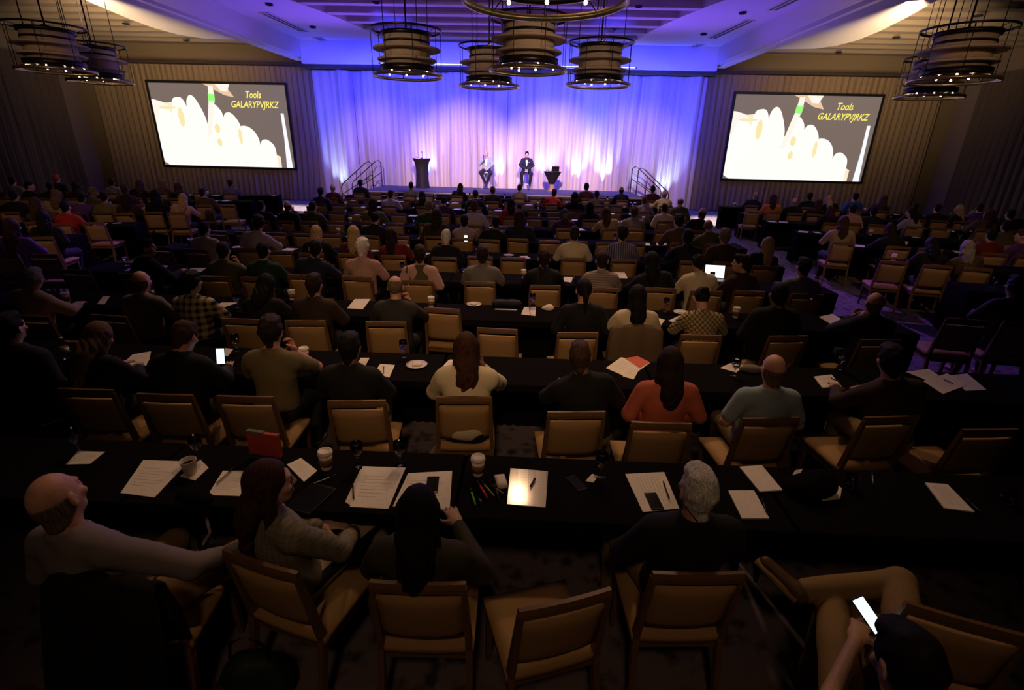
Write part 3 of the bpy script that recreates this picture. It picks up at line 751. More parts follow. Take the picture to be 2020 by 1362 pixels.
def omat(o, m):
    o.material_slots[0].link = 'OBJECT'; o.material_slots[0].material = m
SKIN = {'fair': (.58, .36, .27), 'tan': (.47, .28, .19), 'brown': (.22, .12, .075), 'rosy': (.60, .32, .23)}
HAIR = {'black': (.008, .006, .006), 'dark brown': (.022, .012, .008), 'brown': (.06, .03, .017), 'auburn': (.052, .020, .011), 'grey': (.30, .27, .25), 'white': (.80, .76, .70), 'blonde': (.50, .34, .17), 'light brown': (.16, .095, .05), 'red': (.35, .05, .03), 'grey brown': (.15, .11, .08)}  # red is no hair tone: it puts red light on one head into colour
def flip_pose(p):
    q = dict(p)
    for k in ('side', 'twist', 'hy', 'hr'): q[k] = -p[k]
    for k in ('el', 'wr', 'kn', 'an'): q[k] = tuple((-c[0], c[1], c[2]) for c in p[k][::-1])
    for k in ('hand',): q[k] = p[k][::-1]
    for k in ('hd', 'hn', 'toe'): q[k] = tuple(None if c is None else (-c[0], c[1], c[2]) for c in p[k][::-1])
    return q
def person(pose, loc, rz, hair, hcol, shirt, label, skin='tan', sleeve='long', kind='shirt', trousers=None, fine=.013, scale=1.0, flip=False, shoes=None, group='seated audience', pkey=None, seed=1, extra=None):
    p = POSES[pose] if isinstance(pose, str) else pose; pk = pkey or pose
    if flip: p = flip_pose(p)
    J = build_pose(p)
    key = (pk, flip, fine)
    body = link('person', cached(('body',)+key, lambda: body_mesh(p, J, fine), 'person'))
    body.location = loc; body.rotation_euler = (0, 0, rz); body.scale = (scale,)*3
    omat(body, mat('skin_'+skin, SKIN[skin], .5, spec=.35))
    o = link(kind if kind != 'tee' else 'shirt', cached(('shirt', sleeve, kind)+key, lambda: shirt_mesh(p, J, fine, sleeve, kind, seed), 'shirt'), body)
    omat(o, shirt if not isinstance(shirt, tuple) else mat('cloth_%.3f_%.3f_%.3f' % shirt, shirt, .85, bump=.15, bscale=180))
    tr = trousers or (.015, .015, .02)
    o = link('trousers', cached(('trousers',)+key, lambda: trouser_mesh(p, J, fine), 'trousers'), body)
    omat(o, tr if not isinstance(tr, tuple) else mat('cloth_%.3f_%.3f_%.3f' % tr, tr, .85, bump=.15, bscale=180))
    if hair:
        o = link('hair', cached(('hair', hair), lambda: hair_part(hair), 'hair'), body)
        Mx = Matrix.Identity(4)
        for a in range(3):
            for b in range(3): Mx[a][b] = J['H'][a, b]
            Mx[a][3] = J['hc'][a]
        o.matrix_local = Mx
        omat(o, hair_mat(hcol))
    if shoes:
        for i in (0, 1):
            o = link('shoe', cached(('shoe', i)+key, lambda: shoe_mesh(p, J, i), 'shoe'), body); omat(o, mat('cloth_%.3f_%.3f_%.3f' % shoes, shoes, .5))
    tag(body, label, 'person', group)
    return body, J
def head_local(pose, flip=False):
    p = POSES[pose] if isinstance(pose, str) else pose
    if flip: p = flip_pose(p)
    return build_pose(p)['hc']
# ------------------------------------------------------------------ furniture
m_wood = mat('chair_wood', (.16, .085, .035), .42, bump=.1, bscale=30)
m_pad = mat('chair_upholstery', (.36, .22, .095), .7, bump=.12, bscale=240)
m_paper = mat('white_paper', (.80, .76, .72), .7)
m_paper2 = mat('printed_paper', (.66, .62, .58), .7)
def beam(b, p0, p1, s0, s1, mi=0):
    vs = []
    for p, s in ((p0, s0), (p1, s1)):
        for i, j in ((-1, -1), (1, -1), (1, 1), (-1, 1)): vs.append((p[0]+i*s[0]/2, p[1]+j*s[1]/2, p[2]))
    b.add(vs, [(3, 2, 1, 0), (4, 5, 6, 7), (0, 1, 5, 4), (1, 2, 6, 5), (2, 3, 7, 6), (3, 0, 4, 7)], mi)
def pad(b, w, hgt, th, nx=9, nz=7, crown=.012, bow=.015):
    """upholstered panel in the xz plane, softly crowned on both faces, bowed backwards"""
    vs = []; fs = []; N = nx*nz
    for sd in (-1, 1):
        for k in range(nz):
            for i in range(nx):
                u, t = i/(nx-1)*2-1, k/(nz-1)*2-1
                e = (1-abs(u)**5)*(1-abs(t)**5)
                vs.append((u*w/2, sd*(th/2*(.55+.45*e)+crown*e*.5)-bow*(1-u*u), t*hgt/2+(.010*(1-u*u) if t > .9 else 0)))
    for k in range(nz-1):
        for i in range(nx-1):
            a = k*nx+i; fs.append((a, a+1, a+nx+1, a+nx)); fs.append((N+a, N+a+nx, N+a+nx+1, N+a+1))
    for i in range(nx-1): fs.append((i+1, i, N+i, N+i+1)); a = (nz-1)*nx+i; fs.append((a, a+1, N+a+1, N+a))
    for k in range(nz-1): a = k*nx; fs.append((a, a+nx, N+a+nx, N+a)); a = k*nx+nx-1; fs.append((a+nx, a, N+a, N+a+nx))
    return vs, fs
def make_chair():
    root = empty('banquet_chair', (0, 0, 0))
    b = MB(); vs, fs = pad(b, .46, .44, .075, 9, 9, .02, 0); b.add(vs, fs, 0, True, Matrix.Translation((0, .0, .42)) @ Matrix.Rotation(PI/2, 4, 'X')); b.build('seat', m_pad, root)
    b = MB(); b.box((0, 0, .365), (.43, .42, .05), 0, .008); b.build('seat_frame', m_wood, root)
    tilt = math.atan2(.085, .40)
    b = MB(); vs, fs = pad(b, .375, .325, .042); b.add(vs, fs, 0, True, Matrix.Translation((0, -.238, .665)) @ Matrix.Rotation(tilt, 4, 'X')); b.build('backrest', m_pad, root)
    b = MB(); n = 9; vs = []; fs = []
    for i in range(n):
        u = i/(n-1)*2-1
        for y, z in ((-.016, -.026), (.014, -.026), (.016, .0), (.008, .026), (-.012, .026), (-.018, .0)): vs.append((u*.205, -.280+y-.014*(1-u*u), .882+z+.006*(1-u*u)))
    for i in range(n-1):
        for q in range(6): fs.append((i*6+q, i*6+(q+1) % 6, i*6+6+(q+1) % 6, i*6+6+q))
    fs += [tuple(range(6))[::-1], tuple(range((n-1)*6, n*6))]; b.add(vs, fs); b.build('top_rail', m_wood, root)
    for s in (-1, 1):
        b = MB(); beam(b, (s*.215, -.285, 0), (s*.208, -.205, .42), (.028, .032), (.032, .042)); beam(b, (s*.208, -.205, .42), (s*.196, -.282, .88), (.032, .042), (.024, .028)); b.build('leg', m_wood, root)
        b = MB(); beam(b, (s*.205, .200, 0), (s*.20, .185, .40), (.026, .028), (.038, .040)); b.build('leg', m_wood, root)
    return root
CHAIR = make_chair(); chair_used = [False]
def chair(x, y, rz, label, group='banquet chairs'):
    if not chair_used[0]:
        chair_used[0] = True; o = CHAIR; o.location = (x, y, 0); o.rotation_euler = (0, 0, rz); tag(o, label, 'chair', group); return o
    o = dup(CHAIR, (x, y, 0), rz, label, group); o['category'] = 'chair'; return o
TL, TD, TZ = 1.84, .60, .75
def make_table(zl, zr):
    root = empty('banquet_table', (0, 0, 0))
    b = MB(); hl, hd = TL/2, TD/2; b.box((0, 0, TZ-.006), (TL, TD, .012), 0, .004)
    def sheet(p0, p1, z0, ax, seed):
        n = 44; vs = []; fs = []; r = random.Random(seed); f1 = r.uniform(22, 28)
        for k in range(5):
            z = TZ-.004+(z0-TZ)*k/4
            for i in range(n):
                t = i/(n-1); x = p0[0]+(p1[0]-p0[0])*t; y = p0[1]+(p1[1]-p0[1])*t; w = .018*(k/4)*math.sin(f1*t*6.3*(TL if ax == 'x' else TD)/1.8+seed)*(1 if z0 < .3 else .4)
                vs.append((x, y+w, z) if ax == 'x' else (x+w, y, z))
        for k in range(4):
            for i in range(n-1): fs.append((k*n+i, k*n+i+1, k*n+n+i+1, k*n+n+i))
        b.add(vs, fs, 0, True)
    sheet((-hl, hd), (hl, hd), .004, 'x', 1); sheet((-hl, -hd), (hl, -hd), .685, 'x', 2); sheet((-hl, -hd), (-hl, hd), zl, 'y', 3); sheet((hl, -hd), (hl, hd), zr, 'y', 4)
    b.build('tablecloth', m_black, root)
    b = MB(); b.box((0, 0, TZ-.026), (TL-.03, TD-.03, .026), 0, .004); b.build('tabletop', mat('table_board', (.12, .08, .05), .6), root)
    for sx in (-1, 1):
        for sy in (-1, 1): b = MB(); b.tube([(sx*.86, .17+sy*.08, 0), (sx*.84, .17+sy*.05, TZ-.04)], .014, 8); b.build('leg', m_dark, root)
    return root
TABLES = {}
def table(x, y, rz, label, group, ends=(True, True)):
    """ends: whether the cloth falls to the floor at the left and the right end"""
    if ends not in TABLES:
        o = TABLES[ends] = make_table(*(.004 if q else .69 for q in ends)); o.location = (x, y, 0); o.rotation_euler = (0, 0, rz); return tag(o, label, 'table', group)
    o = dup(TABLES[ends], (x, y, 0), rz, label, group); o['category'] = 'table'; return o

# small things on the tables
m_cup = mat('paper_cup_white', (.74, .68, .62), .6); m_lid = mat('plastic_lid', (.80, .74, .68), .35); m_sleeve = mat('cup_sleeve', (.22, .11, .05), .8)
m_glass = mat('clear_glass', (.95, .95, .95), .03, trans=1, spec=.5)
m_plate = mat('white_china', (.72, .68, .64), .25); m_nap = mat('white_napkin', (.74, .69, .65), .9, bump=.4, bscale=40)
m_phone = mat('phone_black', (.006, .006, .008), .15, spec=.6); m_screen = em('phone_screen_glow', (.80, .97, 1), 1.2); m_lap = em('laptop_screen_glow', (.90, .95, 1), 1.5)
PROTO = {}
def proto(kind):
    if kind in PROTO: return dup(PROTO[kind], (0, 0, 0), 0)
    r = empty({'cup': 'coffee_cup', 'goblet': 'water_goblet', 'plate': 'plate', 'tumbler': 'paper_cup', 'bottle': 'water_bottle', 'glass': 'tumbler_glass'}[kind])
    if kind == 'cup':
        b = MB(); b.lathe([(0, 0), (.030, 0), (.032, .004), (.042, .112), (0, .112)], 24); b.build('cup_body', m_cup, r)
        b = MB(); b.lathe([(.0345, .030), (.0362, .030), (.0405, .082), (.0388, .082)], 24, closed=True); b.build('cup_sleeve', m_sleeve, r)
        b = MB(); b.lathe([(.0, .112), (.0455, .110), (.0462, .117), (.044, .120), (.041, .132), (.036, .133), (.034, .128), (0, .128)], 24); b.build('cup_lid', m_lid, r)
    elif kind == 'goblet':
        b = MB(); b.lathe([(0, .002), (.036, .0), (.036, .003), (.008, .010), (.0055, .02), (.0055, .062), (.012, .074), (.030, .092), (.038, .125), (.036, .172), (.034, .172), (.036, .125), (.028, .094), (.010, .079), (0, .076)], 28); b.build('glass_bowl', m_glass, r)
        b = MB(); b.lathe([(0, .080), (.010, .081), (.026, .095), (.033, .112), (0, .112)], 20); b.build('water', mat('water', (.9, .9, .95), .02, trans=1), r)
    elif kind == 'plate':
        b = MB(); b.lathe([(0, .0), (.06, .0), (.065, .004), (.095, .014), (.097, .017), (.062, .009), (0, .008)], 36); b.build('plate_rim', m_plate, r)
        b = MB(); vs, fs = pad(b, .10, .08, .006, 7, 7, .012, 0); b.add(vs, fs, 0, True, Matrix.Translation((.015, .0, .016)) @ Matrix.Rotation(PI/2, 4, 'X')); b.build('napkin', m_nap, r)
    elif kind == 'tumbler':
        b = MB(); b.lathe([(0, 0), (.032, 0), (.044, .095), (.046, .097), (.044, .099), (.041, .095), (.030, .006), (0, .006)], 24); b.build('cup_body', m_cup, r)
        b = MB(); b.lathe([(.0, .07), (.039, .07)], 20); b.build('drink', mat('coffee', (.04, .02, .01), .3), r)
    elif kind == 'bottle':
        b = MB(); b.lathe([(0, 0), (.031, .002), (.033, .02), (.031, .09), (.033, .13), (.022, .165), (.012, .18), (.012, .19), (0, .19)], 20); b.build('bottle_body', m_glass, r)
        b = MB(); b.lathe([(.0335, .06), (.0338, .06), (.0338, .115), (.0335, .115)], 20, closed=True); b.build('bottle_label', m_paper, r)
        b = MB(); b.lathe([(0, .19), (.014, .19), (.014, .207), (0, .207)], 16); b.build('bottle_cap', m_lid, r)
    elif kind == 'glass':
        b = MB(); b.lathe([(0, 0), (.034, 0), (.039, .085), (.037, .085), (.032, .008), (0, .008)], 24); b.build('glass_wall', m_glass, r)
        b = MB(); b.lathe([(0, .009), (.0315, .009), (.034, .04), (0, .04)], 20); b.build('drink', mat('amber_drink', (.55, .30, .05), .2), r)
    PROTO[kind] = r; return r
def put(kind, x, y, label, cat_, group, rz=0, z=TZ):
    o = proto(kind); o.location = (x, y, z); o.rotation_euler = (0, 0, rz); tag(o, label, cat_, group); return o
def put_px(kind, px, py, label, cat_, group, z=TZ): P = at_z(px, py, z); return put(kind, P[0], P[1], label, cat_, group, rnd.random()*6, z)
NPAP = [0]
def paper_px(quad, label, m=None, z=TZ, name='handout', thick=.003, cat_='paper', group='papers on the tables', lines=True):
    """sheet lying on the table: corners located on the table top"""
    P = [at_z(x, y, z) for x, y in quad]; c = sum(P)/len(P); NPAP[0] += 1; z += .0004+.0011*(NPAP[0] % 4)
    b = MB(); b.slab([(p[0]-c[0], p[1]-c[1]) for p in P], 0, thick); o = b.build(name, m or m_paper, None, (c[0], c[1], z)); tag(o, label, cat_, group)
    if lines and len(P) == 4:
        b = MB(); Q = [p-c for p in P]
        A, B_, C_, D_ = Q[1], Q[2], Q[0], Q[3]
        for k in range(3, 10):
            t = k/12; l = A*(1-t)+C_*t; r_ = B_*(1-t)+D_*t; f = .82 if k % 3 else .6; s = l*.88+r_*.12; e = l*(1-f)+r_*f; w = (C_-A)*.010
            b.add([(s[0], s[1], thick+.0004), (s[0]+w[0], s[1]+w[1], thick+.0004), (e[0]+w[0], e[1]+w[1], thick+.0004), (e[0], e[1], thick+.0004)], [(0, 1, 2, 3)])
        b.build('printed_lines', mat('print_grey', (.45, .42, .40), .8), o)
    return o
def phone(loc, rot, label, lit=False, sz=(.072, .148, .008), parent_name='smartphone'):
    root = empty(parent_name, loc); root.rotation_euler = rot; tag(root, label, 'phone', 'phones')
    b = MB(); b.box((0, 0, sz[2]/2), sz, 0, .003); b.build('phone_case', m_phone, root)
    b = MB(); b.box((0, 0, sz[2]+.0003), (sz[0]-.007, sz[1]-.016, .0006)); b.build('phone_screen', m_screen if lit else mat('dark_glass', (.01, .01, .012), .08, spec=.7), root)
    return root
def pen_px(a, bb, col, label, r=.005, z=TZ, name='pen'):
    A, B_ = at_z(*a, z+r), at_z(*bb, z+r); root = empty(name, A, 0, label, 'pen', 'pens and markers'); d = B_-A; L = np.linalg.norm(d); d = d/L
    m = mat('pen_%.2f_%.2f_%.2f' % col, col, .35)
    b = MB(); b.tube([(0, 0, r*1.05), tuple(d*L*.68+np.array((0, 0, r*1.05)))], r, 8); b.build('barrel', m, root)
    b = MB(); b.tube([tuple(d*L*.68+np.array((0, 0, r*1.05))), tuple(d*L*.94+np.array((0, 0, r*1.05))), tuple(d*L+np.array((0, 0, r*1.05)))], [r*1.12, r*1.1, r*.4], 8); b.build('pen_cap', mat('pen_cap_dark', (.02, .02, .02), .3), root)
    return root
# ------------------------------------------------------------------ blocks of tables: (turn, table-edge distances, ...)
STAT = []
class Block:
    def __init__(s, name, deg, edges):
        s.name = name; s.a = RAD(deg); s.edges = edges; s.e = np.array((math.cos(s.a), math.sin(s.a))); s.n = np.array((-math.sin(s.a), math.cos(s.a)))
        s.rows = {k: [] for k in range(len(edges))}
    def xy(s, u, v): return s.e*u+s.n*v
    def uv(s, P): return float(P[:2]@s.e), float(P[:2]@s.n)
EF = (CAMH-.75)/1.70
CB = Block('centre', 0, [EF*(1.97+1.475*k) for k in range(11)])
RB = Block('right-side', -12, [EF*v for v in (6.55, 8.05, 9.6, 11.1, 12.6, 14.2, 15.8, 17.4)])
LB = Block('left-side', 12, [EF*v for v in (6.75, 8.2, 9.7, 11.2, 12.65, 14.1, 15.6, 17.2)])
def rowname(B, k): return '%s %s row from back' % (ORD[k], B.name)
def fit(B, px, py, pose, flip, row=None):
    """stand the figure on its row so that its head lies on the sight line of the photograph"""
    hl = head_local(pose, flip); d = ray(px, py)
    def onz(z): P = at_z(px, py, z); return B.uv(P)
    u, v = onz(hl[2]); off = -.30+hl[1]
    k = row if row is not None else int(np.argmin([abs(v-(e+off)) for e in B.edges]))
    v0 = B.edges[k]+off; dv = max(-.10, min(.10, v-v0)); vt = v0+dv
    lo, hi = .88, 1.12
    for _ in range(30):
        m = (lo+hi)/2; uu, vv = onz(hl[2]*m)
        if vv > vt+hl[1]*(m-1): lo = m
        else: hi = m
    s = (lo+hi)/2; STAT.append((px, py, k, s)); s = max(.95, min(1.06, s)); u, v = onz(hl[2]*s); v = max(v0-.13, min(v0+.13, v))
    return k, u-hl[0]*s, v-hl[1]*s, s
COLS = {'black': (.008, .008, .010), 'navy': (.012, .016, .045), 'dark grey': (.035, .033, .035), 'grey': (.17, .16, .16), 'dark brown': (.035, .02, .014), 'brown': (.09, .055, .035), 'olive': (.085, .08, .04), 'dark green': (.012, .04, .022), 'khaki': (.16, .13, .07), 'tan': (.33, .25, .17), 'cream': (.62, .54, .38), 'white': (.66, .62, .58),
        'lavender': (.38, .32, .42), 'pink': (.52, .32, .30), 'red': (.38, .025, .02), 'dark red': (.14, .012, .014), 'maroon': (.07, .012, .02), 'orange': (.62, .20, .06), 'coral': (.52, .13, .08), 'blue': (.03, .07, .34), 'blue grey': (.14, .16, .21), 'light blue': (.30, .40, .46), 'purple': (.10, .04, .20), 'beige': (.40, .31, .22), 'yellow': (.72, .60, .26), 'dark purple': (.04, .015, .06)}
PAT = {'pink checked': lambda: pattern('pink_check', (.50, .31, .28), (.36, .20, .19), 'check', .022, .022), 'blue striped': lambda: pattern('blue_stripe', (.20, .20, .32), (.05, .05, .12), 'vstripe', .035, .1), 'lavender checked': lambda: pattern('lavender_check', (.36, .27, .32), (.26, .18, .26), 'check', .03, .03),
       'cream and black checked': lambda: pattern('plaid', (.55, .46, .30), (.012, .010, .012), 'check', .075, .075), 'black and cream lattice': lambda: pattern('lattice', (.36, .28, .15), (.02, .018, .012), 'lattice', .055, .055), 'grey striped': lambda: pattern('grey_stripe', (.30, .25, .22), (.16, .13, .13), 'hstripe', .1, .03)}
def cloth(c): return PAT[c]() if c in PAT else COLS[c]
HD = {'bald': 'a bald head', 'balding': 'thinning %s hair', 'short': 'short %s hair', 'neat': '%s hair', 'thick': 'thick %s hair', 'bun': '%s hair in a bun', 'pony': 'a %s ponytail', 'bob': '%s bobbed hair', 'long': 'long %s hair', 'longer': 'long %s hair', 'afro': 'big %s hair'}
REC = []
def S(B, px, py, pose, flip, hair, hcol, top, garment='shirt', **o): REC.append((B, px, py, pose, flip, hair, hcol, top, garment, o))
F, T_ = False, True
# row two from the back onwards, read off the photograph row by row (head centres)
S(CB, 20, 648, 'up', F, 'short', 'black', 'black', 'jacket', row=1, fine=.010)
S(CB, 187, 680, 'note', F, 'longer', 'light brown', 'black', 'shirt', row=1, fine=.010)
S(CB, 365, 665, 'note', T_, 'short', 'brown', 'black', 'jacket', row=1, fine=.010, skin='rosy')
S(CB, 535, 655, 'chin', F, 'thick', 'dark brown', 'khaki', 'shirt', row=1, fine=.010, sleeve='short', skin='rosy', trousers=(.02, .02, .02))
S(CB, 684, 705, 'type', F, 'short', 'black', 'black', 'jacket', row=1, fine=.010, trousers=(.30, .22, .11))
S(CB, 920, 690, 'chin', F, 'longer', 'auburn', 'cream', 'cardigan', row=1, fine=.010)
S(CB, 1157, 718, 'side', T_, 'short', 'brown', 'black', 'jacket', row=1, fine=.010, trousers=(.25, .18, .09))
S(CB, 1317, 742, 'up', F, 'long', 'dark brown', 'coral', 'shirt', row=1, fine=.010)
S(CB, 1525, 742, 'back', F, 'bald', 'grey brown', 'light blue', 'polo', row=1, fine=.010, sleeve='short', skin='rosy', trousers=(.22, .16, .08))
S(CB, 1757, 712, 'side', T_, 'short', 'black', 'dark brown', 'shirt', row=1, fine=.010, trousers=(.22, .16, .08))
S(CB, 52, 562, 'side', F, 'short', 'grey', 'beige', 'jacket', row=2, skin='rosy'); S(CB, 262, 572, 'type', F, 'bald', 'grey brown', 'grey', 'shirt', row=2, skin='rosy'); S(CB, 368, 568, 'chin', T_, 'thick', 'black', 'cream and black checked', 'shirt', row=2)
S(CB, 508, 580, 'note', F, 'long', 'black', 'black', 'shirt', row=2); S(CB, 620, 566, 'type', F, 'short', 'dark brown', 'dark brown', 'jacket', row=2); S(CB, 780, 568, 'chin', F, 'balding', 'grey brown', 'dark grey', 'shirt', row=2, skin='rosy')
S(CB, 1155, 573, 'up', F, 'pony', 'black', 'black', 'shirt', row=2); S(CB, 1253, 592, 'type', T_, 'longer', 'black', 'cream', 'shirt', row=2, sleeve='short'); S(CB, 1388, 602, 'note', F, 'bun', 'black', 'black and cream lattice', 'shirt', row=2)
S(CB, 1535, 582, 'back', F, 'neat', 'black', 'black', 'jacket', row=2, skin='brown'); S(CB, 1722, 606, 'chin', T_, 'bald', 'grey brown', 'dark grey', 'jacket', row=2, skin='rosy')
S(CB, 290, 492, 'turn', F, 'short', 'dark brown', 'black', 'jacket', row=3, skin='rosy'); S(CB, 437, 507, 'chin', F, 'short', 'dark brown', 'olive', 'shirt', row=3, sleeve='short'); S(CB, 515, 498, 'type', F, 'neat', 'black', 'dark green', 'shirt', row=3); S(CB, 618, 491, 'side', F, 'short', 'black', 'navy', 'jacket', row=3)
S(CB, 715, 489, 'type', F, 'thick', 'white', 'pink checked', 'shirt', row=3, skin='rosy'); S(CB, 828, 502, 'up', F, 'short', 'dark brown', 'olive', 'vest', row=3); S(CB, 952, 503, 'type', T_, 'short', 'dark brown', 'grey', 'shirt', row=3, sleeve='short'); S(CB, 1074, 510, 'fwd', F, 'short', 'dark brown', 'black', 'shirt', row=3)
S(CB, 1187, 516, 'type', F, 'neat', 'dark brown', 'grey striped', 'polo', row=3, sleeve='short'); S(CB, 1290, 515, 'side', T_, 'long', 'black', 'black', 'shirt', row=3); S(CB, 1374, 524, 'note', F, 'thick', 'black', 'cream', 'jacket', row=3); S(CB, 1462, 520, 'turn', T_, 'short', 'dark brown', 'dark brown', 'jacket', row=3, skin='rosy'); S(CB, 1585, 527, 'up', F, 'short', 'black', 'blue grey', 'shirt', row=3, sleeve='short')
S(CB, 404, 456, 'type', F, 'short', 'dark brown', 'white', 'shirt', row=4); S(CB, 514, 440, 'side', F, 'thick', 'dark brown', 'lavender', 'shirt', row=4); S(CB, 611, 470, 'type', F, 'long', 'blonde', 'black', 'shirt', row=4); S(CB, 698, 462, 'up', F, 'long', 'blonde', 'maroon', 'shirt', row=4); S(CB, 772, 470, 'side', T_, 'longer', 'dark brown', 'dark red', 'shirt', row=4)
S(CB, 858, 497, 'up', T_, 'neat', 'white', 'black', 'shirt', row=4); S(CB, 907, 436, 'fwd', F, 'neat', 'black', 'lavender checked', 'shirt', row=5, fat=1.2); S(CB, 1133, 462, 'type', F, 'neat', 'dark brown', 'cream', 'shirt', row=4); S(CB, 1228, 462, 'type', T_, 'thick', 'black', 'blue striped', 'shirt', row=4); S(CB, 1371, 468, 'fwd', F, 'short', 'black', 'black', 'shirt', row=4); S(CB, 1408, 458, 'up', F, 'short', 'grey brown', 'dark brown', 'jacket', row=4); S(CB, 1502, 486, 'side', F, 'longer', 'blonde', 'black', 'shirt', row=4)
for q in ((524, 412, 'side', T_, 'short', 'black', 'black', 'shirt'), (569, 407, 'up', F, 'bald', 'brown', 'black', 'jacket'), (604, 409, 'type', F, 'neat', 'black', 'dark grey', 'jacket'), (633, 379, 'type', F, 'short', 'black', 'navy', 'shirt'), (657, 373, 'up', F, 'bald', 'grey', 'maroon', 'shirt'),
          (711, 362, 'back', F, 'short', 'black', 'navy', 'jacket'), (736, 402, 'type', F, 'long', 'dark brown', 'olive', 'shirt'), (740, 432, 'note', F, 'short', 'black', 'black', 'shirt'), (811, 368, 'up', F, 'neat', 'black', 'grey', 'shirt'), (833, 388, 'side', T_, 'long', 'black', 'black', 'shirt'), (771, 386, 'type', F, 'short', 'black', 'lavender', 'shirt'), (846, 407, 'back', F, 'short', 'grey brown', 'dark green', 'shirt'),
          (908, 371, 'side', F, 'bob', 'dark brown', 'navy', 'shirt'), (938, 384, 'type', F, 'short', 'black', 'black', 'shirt'), (972, 376, 'up', F, 'neat', 'auburn', 'black', 'shirt'), (1025, 372, 'type', F, 'neat', 'dark brown', 'tan', 'shirt'), (936, 408, 'type', T_, 'short', 'brown', 'lavender', 'shirt'), (876, 398, 'note', F, 'neat', 'black', 'dark purple', 'shirt'), (886, 425, 'up', T_, 'bob', 'dark brown', 'dark brown', 'shirt'), (1008, 402, 'up', F, 'bob', 'dark brown', 'red', 'shirt'), (985, 442, 'side', F, 'short', 'black', 'black', 'shirt'), (1003, 428, 'type', F, 'long', 'dark brown', 'navy', 'shirt'),
          (1093, 381, 'side', F, 'neat', 'dark brown', 'red', 'shirt'), (1157, 369, 'up', F, 'neat', 'black', 'maroon', 'shirt'), (1134, 388, 'type', F, 'longer', 'black', 'black', 'shirt'), (1177, 386, 'type', T_, 'short', 'black', 'brown', 'shirt'), (1164, 412, 'up', F, 'long', 'black', 'navy', 'shirt'), (1197, 420, 'side', T_, 'long', 'brown', 'tan', 'shirt'), (1114, 426, 'note', F, 'long', 'dark brown', 'dark purple', 'shirt'),
          (1226, 376, 'type', F, 'bald', 'dark brown', 'navy', 'jacket'), (1288, 374, 'cross', F, 'short', 'black', 'maroon', 'shirt'), (1310, 384, 'fwd', F, 'bald', 'grey', 'yellow', 'shirt'), (1271, 395, 'type', F, 'short', 'light brown', 'lavender checked', 'shirt'), (1342, 400, 'back', F, 'balding', 'grey brown', 'olive', 'jacket'), (1310, 414, 'up', F, 'neat', 'dark brown', 'cream', 'shirt'), (1250, 418, 'fwd', T_, 'short', 'brown', 'grey', 'shirt'), (1338, 436, 'type', F, 'thick', 'black', 'brown', 'shirt'), (1385, 421, 'side', F, 'bald', 'brown', 'black', 'shirt'), (1397, 446, 'side', T_, 'balding', 'grey brown', 'olive', 'jacket')):
    S(CB, *q)
for q in ((25, 358, 'up', F, 'short', 'black', 'grey', 'shirt'), (66, 368, 'turn', F, 'neat', 'black', 'black', 'shirt'), (111, 353, 'up', F, 'short', 'red', 'black', 'jacket'), (92, 371, 'type', F, 'short', 'black', 'black', 'shirt'), (122, 386, 'side', F, 'long', 'light brown', 'tan', 'shirt'), (151, 368, 'type', F, 'longer', 'dark brown', 'dark brown', 'shirt'), (150, 391, 'side', F, 'neat', 'black', 'purple', 'shirt'), (184, 380, 'turn', F, 'short', 'grey brown', 'olive', 'shirt'),
          (28, 387, 'type', F, 'short', 'black', 'black', 'jacket'), (72, 402, 'side', T_, 'long', 'brown', 'brown', 'shirt'), (86, 430, 'up', F, 'longer', 'black', 'black', 'shirt'), (130, 412, 'type', F, 'short', 'black', 'red', 'shirt'), (24, 448, 'type', F, 'longer', 'brown', 'purple', 'shirt'),
          (221, 362, 'up', F, 'neat', 'black', 'grey', 'shirt'), (276, 364, 'side', F, 'long', 'brown', 'black', 'shirt'), (246, 374, 'type', F, 'neat', 'auburn', 'maroon', 'shirt'), (321, 363, 'type', F, 'long', 'light brown', 'brown', 'shirt'), (352, 371, 'up', F, 'bob', 'brown', 'black', 'jacket'), (311, 386, 'type', F, 'longer', 'black', 'black', 'shirt'), (342, 392, 'side', F, 'long', 'blonde', 'pink', 'shirt'), (256, 393, 'type', T_, 'long', 'dark brown', 'dark brown', 'jacket'), (216, 389, 'up', F, 'short', 'dark brown', 'khaki', 'shirt'), (400, 382, 'side', T_, 'neat', 'dark brown', 'brown', 'jacket'), (455, 364, 'type', F, 'short', 'dark brown', 'blue striped', 'shirt')):
    S(LB, *q)
